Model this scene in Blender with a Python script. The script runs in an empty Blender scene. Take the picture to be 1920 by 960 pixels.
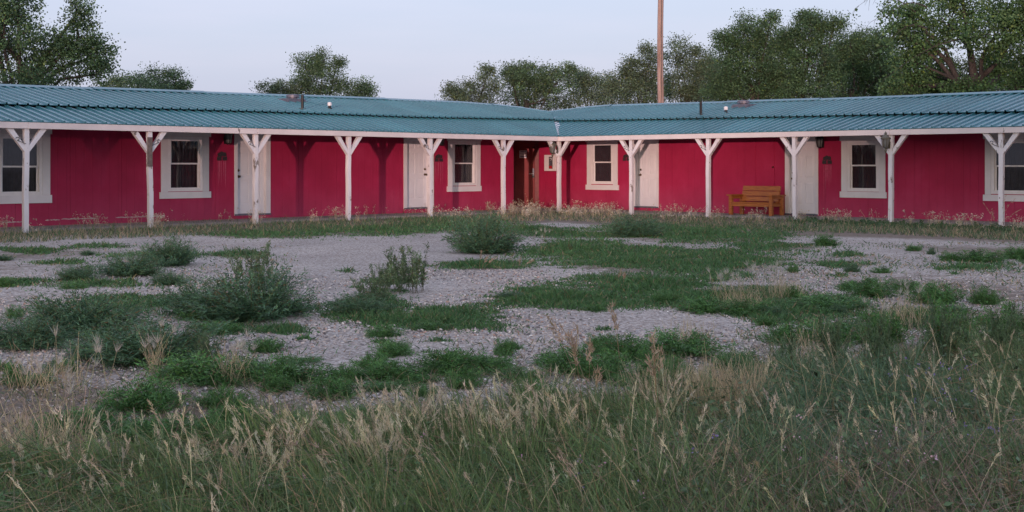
import bpy, bmesh, math, random
import numpy as np
from mathutils import Vector, Matrix

R = math.radians
rng = np.random.default_rng(7)
random.seed(7)
scene = bpy.context.scene
C = scene.collection

# ------------------------------------------------------------------ camera
CAM_H, F = 1.32, 2330.0                       # eye height (m), focal length in photo pixels (1920 wide)
cam = bpy.data.cameras.new('camera')
cam.lens = 36 * F / 1920
cam.sensor_width = 36
cam.shift_y = -167 / 1920                     # level camera, horizon above the middle of the frame
cam.clip_start, cam.clip_end = 0.1, 5000
cam_ob = bpy.data.objects.new('camera', cam)
C.objects.link(cam_ob)
cam_ob.location = (0, 0, CAM_H)
cam_ob.rotation_euler = (R(90), 0, 0)
scene.camera = cam_ob

# ------------------------------------------------------------------ sky, sun, exposure
SUN_AZ = 0.187                                # the light travels this far right of straight ahead (rad)
SUN_EL = R(2.2)
world = bpy.data.worlds.new('World'); scene.world = world
world.use_nodes = True
wn = world.node_tree; wn.nodes.clear()
sky = wn.nodes.new('ShaderNodeTexSky'); sky.sky_type = 'NISHITA'
sky.sun_disc = False
sky.sun_elevation = R(6.0)
sky.sun_rotation = math.pi + SUN_AZ
sky.altitude = 300; sky.air_density = 1.0; sky.dust_density = 6.0; sky.ozone_density = 2.0
# a thin even veil of high haze over the clear-sky model
veil = wn.nodes.new('ShaderNodeMix'); veil.data_type = 'RGBA'
veil.inputs[0].default_value = 0.82
veil.inputs[7].default_value = (1.17, 1.215, 1.57, 1)
bg = wn.nodes.new('ShaderNodeBackground'); bg.inputs['Strength'].default_value = 0.10
wo = wn.nodes.new('ShaderNodeOutputWorld')
wtc = wn.nodes.new('ShaderNodeTexCoord'); wmp = wn.nodes.new('ShaderNodeMapping'); wmp.inputs['Scale'].default_value = (2.2, 2.2, 16.0); wmp.inputs['Rotation'].default_value = (0.0, 0.12, 0.0)
wno = wn.nodes.new('ShaderNodeTexNoise'); wno.inputs['Scale'].default_value = 2.0; wno.inputs['Detail'].default_value = 5
wrp = wn.nodes.new('ShaderNodeValToRGB'); wrp.color_ramp.elements[0].position = 0.45; wrp.color_ramp.elements[0].color = (1.12, 1.165, 1.52, 1); wrp.color_ramp.elements[1].position = 0.75; wrp.color_ramp.elements[1].color = (1.21, 1.21, 1.56, 1)
wn.links.new(wtc.outputs['Generated'], wmp.inputs[0]); wn.links.new(wmp.outputs[0], wno.inputs['Vector']); wn.links.new(wno.outputs['Fac'], wrp.inputs[0]); wn.links.new(wrp.outputs[0], veil.inputs[7])
wn.links.new(sky.outputs[0], veil.inputs[6])
wn.links.new(veil.outputs[2], bg.inputs['Color'])
wn.links.new(bg.outputs[0], wo.inputs['Surface'])

sun_d = bpy.data.lights.new('sun', 'SUN')
sun_d.energy = 0.36
sun_d.angle = R(0.5)
sun_d.color = (1.0, 0.62, 0.53)
sun = bpy.data.objects.new('sun', sun_d); C.objects.link(sun)
_dir = Vector((math.sin(SUN_AZ) * math.cos(SUN_EL), math.cos(SUN_AZ) * math.cos(SUN_EL), -math.sin(SUN_EL)))
sun.rotation_euler = _dir.to_track_quat('-Z', 'Y').to_euler()
sun.location = (-8, -40, 12)

vs = scene.view_settings
vs.view_transform = 'Standard'; vs.look = 'None'; vs.gamma = 1.0; vs.use_curve_mapping = False
vs.exposure = 2.55
scene.cycles.use_denoising = True
scene.cycles.max_bounces = 6

# ------------------------------------------------------------------ materials
def nt(name):
    m = bpy.data.materials.new(name); m.use_nodes = True
    n = m.node_tree; b = n.nodes['Principled BSDF']
    return m, n, b

def noise(n, scale, detail=4, rough=0.55, coord=None, stretch=None, kind='Object'):
    tc = n.nodes.new('ShaderNodeTexCoord')
    out = tc.outputs[kind]
    if stretch:
        mp = n.nodes.new('ShaderNodeMapping'); mp.inputs['Scale'].default_value = stretch
        n.links.new(out, mp.inputs[0]); out = mp.outputs[0]
    t = n.nodes.new('ShaderNodeTexNoise')
    t.inputs['Scale'].default_value = scale; t.inputs['Detail'].default_value = detail
    t.inputs['Roughness'].default_value = rough
    n.links.new(out, t.inputs['Vector'])
    return t.outputs['Fac']

def ramp(n, fac, stops):
    r = n.nodes.new('ShaderNodeValToRGB')
    e = r.color_ramp.elements
    while len(e) < len(stops): e.new(0.5)
    for k, (p, c) in enumerate(stops):
        e[k].position = p; e[k].color = (*c, 1) if len(c) == 3 else c
    n.links.new(fac, r.inputs[0])
    return r.outputs[0]

def mixc(n, fac, a, b, mode='MIX'):
    m = n.nodes.new('ShaderNodeMix'); m.data_type = 'RGBA'; m.blend_type = mode
    for s, v in ((0, fac), (6, a), (7, b)):
        if isinstance(v, (int, float)): m.inputs[s].default_value = v
        elif isinstance(v, tuple): m.inputs[s].default_value = (*v, 1)
        else: n.links.new(v, m.inputs[s])
    return m.outputs[2]

def bump(n, b, h, strength=0.3, dist=0.01):
    k = n.nodes.new('ShaderNodeBump'); k.inputs['Strength'].default_value = strength
    k.inputs['Distance'].default_value = dist
    n.links.new(h, k.inputs['Height']); n.links.new(k.outputs[0], b.inputs['Normal'])

def plain(name, col, rough=0.6, metal=0.0, var=0.25, scale=9.0):
    m, n, b = nt(name)
    f = noise(n, scale)
    c = ramp(n, f, [(0.3, tuple(x * (1 - var) for x in col)), (0.7, tuple(min(1, x * (1 + var)) for x in col))])
    n.links.new(c, b.inputs['Base Color'])
    b.inputs['Roughness'].default_value = rough; b.inputs['Metallic'].default_value = metal
    return m

def mat_siding():
    m, n, b = nt('red_siding')
    f1 = noise(n, 0.9, 5, 0.6)
    f2 = noise(n, 6, 4, 0.6, stretch=(1, 1, 0.12))
    f3 = noise(n, 60, 3, 0.6, stretch=(1, 1, 0.06))
    base = ramp(n, f1, [(0.28, (0.320, 0.011, 0.056)), (0.55, (0.395, 0.017, 0.076)), (0.80, (0.465, 0.036, 0.115))])
    worn = ramp(n, f2, [(0.60, (0, 0, 0)), (0.90, (0.25, 0.25, 0.25))])
    c = mixc(n, worn, base, (0.40, 0.09, 0.15))
    tc = n.nodes.new('ShaderNodeTexCoord')
    sx = n.nodes.new('ShaderNodeSeparateXYZ'); n.links.new(tc.outputs['Object'], sx.inputs[0])
    # bleached, splashed foot of the boards: a band that starts at the ground and breaks up with noise
    mr = n.nodes.new('ShaderNodeMapRange'); mr.inputs[1].default_value = 0.85; mr.inputs[2].default_value = 0.0
    n.links.new(sx.outputs['Z'], mr.inputs[0])
    mu = n.nodes.new('ShaderNodeMath'); mu.operation = 'MULTIPLY'
    n.links.new(mr.outputs[0], mu.inputs[0]); n.links.new(f1, mu.inputs[1])
    c = mixc(n, mu.outputs[0], c, (0.42, 0.070, 0.150))
    n.links.new(c, b.inputs['Base Color'])
    b.inputs['Roughness'].default_value = 0.62
    b.inputs['Specular IOR Level'].default_value = 0.3
    bump(n, b, f3, 0.35, 0.006)
    return m

def mat_white(name='white_paint', wear=0.64, col=(0.76, 0.75, 0.78), under=(0.20, 0.17, 0.15)):
    m, n, b = nt(name)
    f = noise(n, 5.5, 6, 0.66, stretch=(1, 1, 0.45))
    g = noise(n, 26, 4, 0.7, stretch=(1, 1, 0.22))
    peel = ramp(n, f, [(wear, (0, 0, 0)), (wear + 0.025, (1, 1, 1))])
    crack = ramp(n, g, [(0.70, (0, 0, 0)), (0.75, (0.6, 0.6, 0.6))])
    p = mixc(n, 1.0, peel, crack, 'LIGHTEN')
    tone = ramp(n, noise(n, 2.2, 3), [(0.3, tuple(x * 0.86 for x in col)), (0.7, col)])
    c = mixc(n, p, tone, under)
    n.links.new(c, b.inputs['Base Color'])
    b.inputs['Roughness'].default_value = 0.55
    bump(n, b, p, -0.4, 0.003)
    return m

def mat_roof():
    m, n, b = nt('teal_roof_metal')
    f = noise(n, 1.1, 4, 0.6)
    g = noise(n, 14, 4, 0.6)
    oi = n.nodes.new('ShaderNodeObjectInfo')
    base = ramp(n, f, [(0.3, (0.038, 0.152, 0.192)), (0.7, (0.052, 0.192, 0.236))])
    hsv = n.nodes.new('ShaderNodeHueSaturation')
    mr = n.nodes.new('ShaderNodeMapRange'); mr.inputs[3].default_value = 0.88; mr.inputs[4].default_value = 1.10
    n.links.new(oi.outputs['Random'], mr.inputs[0]); n.links.new(mr.outputs[0], hsv.inputs['Value'])
    n.links.new(base, hsv.inputs['Color'])
    n.links.new(hsv.outputs[0], b.inputs['Base Color'])
    rr = ramp(n, g, [(0.3, (0.20, 0.20, 0.20)), (0.7, (0.30, 0.30, 0.30))])
    n.links.new(rr, b.inputs['Roughness'])
    b.inputs['Metallic'].default_value = 0.0
    b.inputs['Specular IOR Level'].default_value = 0.75
    return m

def mat_glass():
    m, n, b = nt('window_glass')
    b.inputs['Base Color'].default_value = (0.015, 0.017, 0.02, 1)
    b.inputs['Roughness'].default_value = 0.03; b.inputs['IOR'].default_value = 1.9
    b.inputs['Alpha'].default_value = 0.45
    bump(n, b, noise(n, 1.6, 2), 0.05, 0.01)
    return m

def mat_leaf(name, rough=0.55, transl=0.3):
    """foliage: the colour of each leaf comes from a vertex colour layer (its own pigment)"""
    m, n, b = nt(name)
    a = n.nodes.new('ShaderNodeVertexColor'); a.layer_name = 'col'
    n.links.new(a.outputs[0], b.inputs['Base Color'])
    b.inputs['Roughness'].default_value = rough
    b.inputs['Specular IOR Level'].default_value = 0.25
    t = n.nodes.new('ShaderNodeBsdfTranslucent'); n.links.new(a.outputs[0], t.inputs['Color'])
    mx = n.nodes.new('ShaderNodeMixShader'); mx.inputs[0].default_value = transl
    out = n.nodes['Material Output']
    n.links.new(b.outputs[0], mx.inputs[1]); n.links.new(t.outputs[0], mx.inputs[2])
    n.links.new(mx.outputs[0], out.inputs['Surface'])
    return m

def mat_wood(name, col, dark, scale=3.0, stretch=(1, 1, 8), rough=0.5):
    m, n, b = nt(name)
    f = noise(n, scale, 6, 0.6, stretch=stretch)
    c = ramp(n, f, [(0.32, dark), (0.6, col)])
    n.links.new(c, b.inputs['Base Color']); b.inputs['Roughness'].default_value = rough
    bump(n, b, f, 0.3, 0.004)
    return m

def mat_ground():
    m, n, b = nt('ground_gravel_and_soil')
    tc = n.nodes.new('ShaderNodeTexCoord')
    def vor(scale):
        v = n.nodes.new('ShaderNodeTexVoronoi'); v.inputs['Scale'].default_value = scale
        n.links.new(tc.outputs['Object'], v.inputs['Vector']); return v
    v1 = vor(46.0)
    sep = n.nodes.new('ShaderNodeSeparateColor'); n.links.new(v1.outputs['Color'], sep.inputs[0])
    stone = ramp(n, sep.outputs[0], [(0.0, (0.26, 0.230, 0.205)), (0.35, (0.44, 0.39, 0.35)), (0.6, (0.55, 0.49, 0.435)),
                                     (0.8, (0.64, 0.59, 0.54)), (1.0, (0.73, 0.70, 0.66))])
    gap = ramp(n, v1.outputs['Distance'], [(0.25, (1, 1, 1)), (0.62, (0.55, 0.52, 0.52))])
    stone = mixc(n, 0.5, stone, gap, 'MULTIPLY')
    big = ramp(n, noise(n, 0.5, 4), [(0.3, (0.74, 0.73, 0.73)), (0.68, (1, 1, 1))])
    stone = mixc(n, 1.0, stone, big, 'MULTIPLY')
    f = noise(n, 9, 6, 0.7)
    soil = ramp(n, f, [(0.3, (0.10, 0.080, 0.066)), (0.6, (0.24, 0.192, 0.150)), (0.8, (0.34, 0.28, 0.215))])
    a = n.nodes.new('ShaderNodeAttribute'); a.attribute_name = 'soil'
    f2 = noise(n, 3.5, 6, 0.75)
    ad = n.nodes.new('ShaderNodeMath'); ad.operation = 'ADD'
    n.links.new(a.outputs['Fac'], ad.inputs[0]); n.links.new(f2, ad.inputs[1])
    k = ramp(n, ad.outputs[0], [(0.78, (0, 0, 0)), (1.0, (1, 1, 1))])
    c = mixc(n, k, stone, soil)
    n.links.new(c, b.inputs['Base Color'])
    b.inputs['Roughness'].default_value = 0.9; b.inputs['Specular IOR Level'].default_value = 0.2
    inv = n.nodes.new('ShaderNodeMath'); inv.operation = 'SUBTRACT'; inv.inputs[0].default_value = 1
    n.links.new(v1.outputs['Distance'], inv.inputs[1])
    bump(n, b, inv.outputs[0], 0.5, 0.012)
    return m

M = dict(
    siding=mat_siding(), white=mat_white(), trim=mat_white('white_trim', 0.74), roof=mat_roof(), glass=mat_glass(),
    post=mat_white('peeling_post_paint', 0.605), beam=mat_white('beam_paint', 0.68, (0.74, 0.68, 0.68)),
    door=plain('door_paint', (0.74, 0.74, 0.78), 0.45, 0, 0.04, 3),
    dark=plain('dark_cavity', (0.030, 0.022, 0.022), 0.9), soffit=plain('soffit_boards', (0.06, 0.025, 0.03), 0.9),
    iron=plain('black_iron', (0.018, 0.016, 0.018), 0.5, 0.3), grey_metal=plain('galvanised', (0.15, 0.15, 0.19), 0.5, 0.4),
    brass=plain('brass', (0.16, 0.11, 0.06), 0.35, 0.9), verdigris=plain('aged_bronze', (0.13, 0.12, 0.09), 0.5, 0.6, 0.4),
    red_door=plain('dark_red_door', (0.22, 0.014, 0.020), 0.6, 0, 0.12, 4), red_frame=plain('red_frame', (0.17, 0.012, 0.02), 0.5),
    white_plastic=plain('white_plastic', (0.75, 0.74, 0.76), 0.4, 0, 0.05), blue_print=plain('blue_print', (0.03, 0.05, 0.17), 0.5),
    red_print=plain('red_print', (0.45, 0.01, 0.02), 0.5), black_print=plain('black_print', (0.03, 0.03, 0.035), 0.5),
    lampglass=plain('clouded_glass', (0.16, 0.17, 0.17), 0.15, 0, 0.2), curtain=plain('curtain_cloth', (0.055, 0.055, 0.075), 0.9, 0, 0.3, 5),
    plaque=plain('weathered_plaque', (0.050, 0.032, 0.040), 0.7, 0.2, 0.4, 30), concrete=plain('porch_concrete', (0.27, 0.245, 0.235), 0.85, 0, 0.25, 6),
    bare=plain('bare_grey_wood', (0.15, 0.12, 0.11), 0.85, 0, 0.35, 12), paint_chip=plain('flashing', (0.62, 0.62, 0.68), 0.5),
    bench=mat_wood('orange_stained_wood', (0.40, 0.140, 0.032), (0.23, 0.072, 0.017), 4.0, (1.2, 1.2, 14)),
    pole=mat_wood('pole_wood', (0.47, 0.34, 0.30), (0.22, 0.13, 0.10), 7.0, (2, 2, 0.10), 0.8),
    bark=mat_wood('bark', (0.070, 0.060, 0.056), (0.030, 0.025, 0.023), 8.0, (1, 1, 0.25), 0.9),
    leaf=mat_leaf('cottonwood_leaf', 0.5, 0.25), grass=mat_leaf('grass_blade', 0.5, 0.18), stemw=mat_leaf('weed_stem', 0.7, 0.0),
    ground=mat_ground(), pebble=mat_leaf('pebble_stone', 0.75, 0.0),
    peel=plain('peeled_pale_wood', (0.50, 0.40, 0.40), 0.8, 0, 0.3, 20), run=plain('chalky_paint_run', (0.45, 0.075, 0.15), 0.8, 0, 0.25, 14),
    hill=plain('far_hill_grass', (0.045, 0.05, 0.03), 0.95, 0, 0.3, 0.05),
)

# ------------------------------------------------------------------ object helpers
def link(name, me, mat=None, parent=None, **props):
    o = bpy.data.objects.new(name, me); C.objects.link(o)
    if mat is not None and me is not None and not me.materials: me.materials.append(mat)
    if parent is not None: o.parent = parent
    for k, v in props.items(): o[k] = v
    return o

def empty(name, loc, rz=0, **props):
    o = link(name, None, **props); o.location = loc; o.rotation_euler = (0, 0, rz); o.empty_display_size = 0.2
    return o

class MB:
    """collects boxes, prisms and tubes into one mesh; optional map turns local coordinates into the parent's"""
    def __init__(s, fmap=None): s.v, s.f, s.fmap = [], [], fmap
    def add(s, vs, fs):
        o = len(s.v); s.v += [tuple(v) for v in vs]; s.f += [tuple(i + o for i in f) for f in fs]
    def box(s, x0, x1, y0, y1, z0, z1):
        s.add([(x0, y0, z0), (x1, y0, z0), (x1, y1, z0), (x0, y1, z0), (x0, y0, z1), (x1, y0, z1), (x1, y1, z1), (x0, y1, z1)],
              [(0, 3, 2, 1), (4, 5, 6, 7), (0, 1, 5, 4), (1, 2, 6, 5), (2, 3, 7, 6), (3, 0, 4, 7)])
        return s
    def bar(s, p, q, w, h, up=(0, 0, 1)):
        p, q = Vector(p), Vector(q); d = (q - p).normalized(); up = Vector(up)
        a = d.cross(up).normalized() * (w / 2); b = a.cross(d).normalized() * (h / 2)
        s.add([p - a - b, p + a - b, p + a + b, p - a + b, q - a - b, q + a - b, q + a + b, q - a + b],
              [(0, 3, 2, 1), (4, 5, 6, 7), (0, 1, 5, 4), (1, 2, 6, 5), (2, 3, 7, 6), (3, 0, 4, 7)])
        return s
    def tube(s, pts, rad, n=8, cap=True):
        pts = [Vector(p) for p in pts]
        if not hasattr(rad, '__len__'): rad = [rad] * len(pts)
        vs, fs = [], []
        ref = Vector((0.31, 0.17, 0.93))
        for i, p in enumerate(pts):
            d = (pts[min(i + 1, len(pts) - 1)] - pts[max(i - 1, 0)])
            d = d.normalized() if d.length > 1e-9 else Vector((0, 0, 1))
            if abs(d.dot(ref)) > 0.97: ref = Vector((1, 0.1, 0))
            a = d.cross(ref).normalized(); b = d.cross(a)
            vs += [p + (a * math.cos(2 * math.pi * k / n) + b * math.sin(2 * math.pi * k / n)) * rad[i] for k in range(n)]
        for i in range(len(pts) - 1):
            for k in range(n):
                k2 = (k + 1) % n
                fs.append((i * n + k, i * n + k2, i * n + n + k2, i * n + n + k))
        if cap: fs += [tuple(reversed(range(n))), tuple(range((len(pts) - 1) * n, len(pts) * n))]
        s.add(vs, fs); return s
    def ring(s, x0, x1, y0, y1, z0, z1, b):
        """rectangular frame as one connected piece"""
        o = [(x0, z0), (x1, z0), (x1, z1), (x0, z1)]; i = [(x0 + b, z0 + b), (x1 - b, z0 + b), (x1 - b, z1 - b), (x0 + b, z1 - b)]
        vs = [(x, y0, z) for x, z in o + i] + [(x, y1, z) for x, z in o + i]; fs = []
        for k in range(4):
            q = (k + 1) % 4
            fs += [(k, q, 4 + q, 4 + k), (8 + k, 12 + k, 12 + q, 8 + q), (k, 8 + k, 8 + q, q), (4 + k, 4 + q, 12 + q, 12 + k)]
        s.add(vs, fs); return s
    def prism(s, poly, y0, y1):
        """polygon in x,z pushed along y"""
        n = len(poly)
        s.add([(x, y0, z) for x, z in poly] + [(x, y1, z) for x, z in poly],
              [tuple(range(n)), tuple(reversed(range(n, 2 * n)))] + [(i, n + i, n + (i + 1) % n, (i + 1) % n) for i in range(n)])
        return s
    def mesh(s, name, smooth=False, bevel=0.0, fix=True):
        vs = [s.fmap(*v) for v in s.v] if s.fmap else s.v
        me = bpy.data.meshes.new(name); me.from_pydata([tuple(v) for v in vs], [], s.f)
        if fix or bevel:
            bm = bmesh.new(); bm.from_mesh(me)
            if bevel:
                bmesh.ops.bevel(bm, geom=list(bm.edges), offset=bevel, segments=1, affect='EDGES')
            bmesh.ops.recalc_face_normals(bm, faces=bm.faces); bm.to_mesh(me); bm.free()
        if smooth: me.shade_smooth()
        return me
    def build(s, name, mat, parent=None, smooth=False, bevel=0.0, fix=True, **props):
        return link(name, s.mesh(name, smooth, bevel, fix), mat, parent, **props)

def np_mesh(name, verts, quads, cols=None, smooth=False):
    me = bpy.data.meshes.new(name)
    V = np.ascontiguousarray(verts.reshape(-1, 3), dtype=np.float32); Q = np.ascontiguousarray(quads.reshape(-1, quads.shape[-1]), dtype=np.int32)
    k = Q.shape[1]
    me.vertices.add(len(V)); me.vertices.foreach_set('co', V.ravel())
    me.loops.add(Q.size); me.loops.foreach_set('vertex_index', Q.ravel())
    me.polygons.add(len(Q)); me.polygons.foreach_set('loop_start', np.arange(0, Q.size, k, dtype=np.int32))
    me.update(calc_edges=True)
    if cols is not None:
        at = me.color_attributes.new('col', 'FLOAT_COLOR', 'POINT')
        c4 = np.ones((len(V), 4), np.float32); c4[:, :3] = cols.reshape(-1, 3)
        at.data.foreach_set('color', c4.ravel())
    if smooth: me.shade_smooth()
    return me

# ------------------------------------------------------------------ ground: one sheet to the horizon
def G(px, py):
    """a point on the flat ground from its place in the photograph"""
    Y = CAM_H * F / (np.asarray(py, float) - 313.0)
    return (np.asarray(px, float) - 960.0) / F * Y, Y

def to_px(X, Y):
    Y = np.maximum(Y, 0.5)
    return 960 + F * X / Y, 313 + CAM_H * F / Y

# vegetation patches (centre x, y, half width, half height in the photograph's own ground plan)
GREEN = [(905, 497, 100, 8, 1.0), (1100, 468, 130, 17, 1.0), (1260, 490, 230, 28, 1.0), (1210, 533, 150, 18, 0.9), (1370, 562, 210, 24, 0.9),
         (1075, 562, 175, 20, 1.0), (1330, 440, 190, 17, 1.0), (835, 600, 115, 19, 1.1), (690, 582, 85, 30, 0.7),
         (60, 470, 65, 6, 0.9), (195, 463, 80, 5, 0.5), (110, 493, 60, 5, 0.6), (445, 478, 65, 6, 0.8), (40, 530, 70, 8, 0.7), (170, 535, 110, 8, 0.5),
         (1580, 497, 55, 6, 0.8), (1590, 478, 40, 4, 0.6), (1460, 463, 90, 7, 0.8), (280, 570, 120, 18, 0.5),
         (300, 480, 100, 7, 0.6), (520, 620, 60, 7, 0.7), (430, 618, 60, 9, 0.6), (730, 530, 60, 6, 0.4), (1040, 547, 60, 5, 0.8), (1480, 590, 120, 16, 0.7),
         (1660, 600, 110, 20, 0.4), (1840, 500, 90, 12, 0.35), (700, 432, 160, 10, 1.0), (500, 440, 130, 8, 0.8), (850, 420, 130, 13, 1.1), (1000, 432, 110, 8, 1.0),
         (1230, 428, 110, 10, 0.9), (1090, 440, 150, 6, 0.8)]
rngp = np.random.default_rng(3)
for _ in range(46):                                     # odd sprigs over the open gravel
    GREEN.append((rngp.uniform(0, 1920), rngp.uniform(455, 700), rngp.uniform(8, 26), rngp.uniform(1.5, 4), 0.5))

def soil_mask(X, Y):
    px, py = to_px(X, Y)
    s = np.zeros_like(X)
    for cx, cy, rx, ry, d in GREEN:
        q = ((px - cx) / (rx * 1.2)) ** 2 + ((py - cy) / (ry * 1.35)) ** 2
        s = np.maximum(s, np.clip(1.15 - q, 0, 1) * 0.60 * min(1, d + 0.2))
    edge = np.interp(px, [-400, 0, 250, 480, 700, 1000, 1300, 1600, 1920, 2400], [640, 680, 700, 720, 735, 715, 680, 630, 580, 550])
    s = np.maximum(s, np.clip((py - edge) / 55, 0, 1) * 0.66)
    # strip in front of the building, and everything behind it or beside the yard
    wl = np.interp(px, [-400, 0, 480, 870, 1047, 1300, 1500, 1920, 2400], [466, 450, 440, 432, 422, 440, 448, 458, 470])
    s = np.maximum(s, np.clip((wl - py) / 8, 0, 1) * 0.60)
    dirt = np.interp(px, [0, 300, 620, 1000, 1350, 1600, 1920], [0.38, 0.30, 0.04, 0.05, 0.22, 0.38, 0.42]) * (0.75 + 0.5 * np.sin(X * 1.3 + 2 * np.sin(Y * 0.55)) * np.sin(Y * 0.9 + X * 0.4))
    s = np.maximum(s, dirt)
    s = np.where((Y < 3) | (np.abs(X) > 16), 0.8, s)
    return s

def grid_lines(lo, hi, step, far):
    a = list(np.arange(lo, hi + 1e-6, step)); st, x = step, hi
    while x < far: st *= 1.4; x += st; a.append(x)
    st, x = step, lo
    while x > -far: st *= 1.4; x -= st; a.insert(0, x)
    return np.array(a)
gx, gy = grid_lines(-13, 14, 0.13, 2500), grid_lines(4, 42, 0.13, 2500)
GX, GY = np.meshgrid(gx, gy)
gz = 0.012 * np.sin(GX * 1.7 + 0.6 * np.sin(GY * 1.1)) * np.sin(GY * 1.3) * np.clip(30 - GY, 0, 10) / 10 * (np.abs(GX) < 20) * (GY > -10)
nx, ny = len(gx), len(gy)
idx = np.arange(nx * ny).reshape(ny, nx)
gq = np.stack([idx[:-1, :-1], idx[:-1, 1:], idx[1:, 1:], idx[1:, :-1]], -1)
gme = np_mesh('ground', np.stack([GX, GY, gz], -1), gq, smooth=True)
ga = gme.attributes.new('soil', 'FLOAT', 'POINT'); ga.data.foreach_set('value', soil_mask(GX, GY).astype(np.float32).ravel())
link('ground', gme, M['ground'], kind='structure')

# the dark hill behind the photographer that the windows reflect and behind which the sun is going down
hx = np.linspace(-420, 380, 321); HY = -330.0
prof = 13.6 + 0.25 * np.sin(hx * 0.083)
prof += 7.0 * np.clip((-73 - hx) / 9, 0, 1) + 6.0 * np.clip((hx + 60.5) / 9, 0, 1) + 1.5 * np.sin(hx * 0.021 + 1) * (np.abs(hx + 67) > 20)  # out-of-view crest shaped to block sun: raised sides shade both wing ends
rows = []
for t, k in ((-110, 0.0), (-60, 0.62), (-20, 0.92), (0, 1.0), (40, 0.8), (140, 0.0)):
    rows.append(np.stack([hx, np.full_like(hx, HY - t), prof * k - (0.3 if k == 0 else 0)], -1))
hv = np.stack(rows); nr, nc = hv.shape[:2]; hi_ = np.arange(nr * nc).reshape(nr, nc)
link('hill', np_mesh('hill', hv, np.stack([hi_[:-1, :-1], hi_[:-1, 1:], hi_[1:, 1:], hi_[1:, :-1]], -1), smooth=True), M['hill'], kind='structure')

# ------------------------------------------------------------------ the motel: two wings at a right angle
CX, CY = 1.35, 36.2                                      # foot of the corner post
PORCH = 1.65                                             # post line to wall
RIDGE_W = 4.4
class Wing:
    def __init__(s, d, n): s.d, s.n = d, n
    def p(s, a, w, h): return (a * s.d[0] + w * s.n[0], a * s.d[1] + w * s.n[1], h)
    def along(s, px, w):
        """distance along the wing of the vertical plane at depth w that is seen at px"""
        a = (px - 960) / F
        x0, y0 = CX + w * s.n[0], CY + w * s.n[1]
        return (a * y0 - x0) / (s.d[0] - a * s.d[1])
    def height(s, px, py, w):
        k = s.along(px, w); Y = CY + w * s.n[1] + k * s.d[1]
        return CAM_H + (313 - py) * Y / F
WL = Wing((-0.696, -0.718), (-0.718, 0.696))
WR = Wing((0.718, -0.696), (0.696, 0.718))
END = 21.5
motel = empty('motel_building', (CX, CY, 0), label='long L-shaped red motel with teal metal roof and white porch posts', category='building')

# heights along each wing: eave, step between the porch roof and the main roof, ridge
def prof_fn(xs, ys): return lambda a: float(np.interp(a, xs, ys))
EAVE = {0: prof_fn([-2, 0, 22], [2.215, 2.215, 2.235]), 1: prof_fn([-2, 0, 22], [2.215, 2.215, 2.20])}
STEP = {0: prof_fn([-2, 0, 4, 9, 16, 22], [2.80, 2.78, 2.715, 2.705, 2.65, 2.62]), 1: prof_fn([-2, 0, 7, 13, 22], [2.78, 2.74, 2.66, 2.605, 2.55])}
RIDG = {0: prof_fn([-4.6, -3, -1.2, 0.4, 14.5, 22], [3.17, 3.27, 3.345, 3.36, 3.20, 3.12]), 1: prof_fn([-4.6, -3.2, -1.5, 1.5, 5.4, 11.8, 22], [3.165, 3.25, 3.305, 3.265, 3.215, 3.18, 3.10])}

roof = {}
def sheet_panel(w, wi, a0, a1, w0, w1, hfun, parent, name='roof_panel'):
    """one ribbed steel sheet between two distances along the wing; four ribs, turned-down lower lip, mitred at the valley"""
    bm = bmesh.new(); prof = []
    pitch = 0.2285; a = a0
    k = 0
    while a < a1 - 1e-4:
        for da, z in ((0.0, 0), (0.006, 0.034), (0.042, 0.034), (0.050, 0), (0.14, 0.001)):
            if a + da < a1: prof.append((a + da, z))
        a += pitch
    prof.append((a1 + 0.010, 0.002))
    lo = [bm.verts.new((x, w0, hfun(x, w0) + z)) for x, z in prof]
    hi = [bm.verts.new((x, w1, hfun(x, w1) + z)) for x, z in prof]
    lip = [bm.verts.new((x, w0 + 0.004, hfun(x, w0) + (z if w0 > 0 else 0) - 0.016)) for x, z in prof]
    for i in range(len(prof) - 1):
        bm.faces.new((lo[i], lo[i + 1], hi[i + 1], hi[i])); bm.faces.new((lip[i], lip[i + 1], lo[i + 1], lo[i]))
    if a0 < 0.5:
        bmesh.ops.bisect_plane(bm, geom=bm.verts[:] + bm.edges[:] + bm.faces[:], plane_co=(0.012, 0, 0), plane_no=(-1, -1, 0), clear_outer=True)
    if not bm.faces: bm.free(); return
    for v in bm.verts: v.co = w.p(*v.co)
    me = bpy.data.meshes.new(name); bm.to_mesh(me); bm.free()
    return link(name, me, M['roof'], parent)

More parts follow.
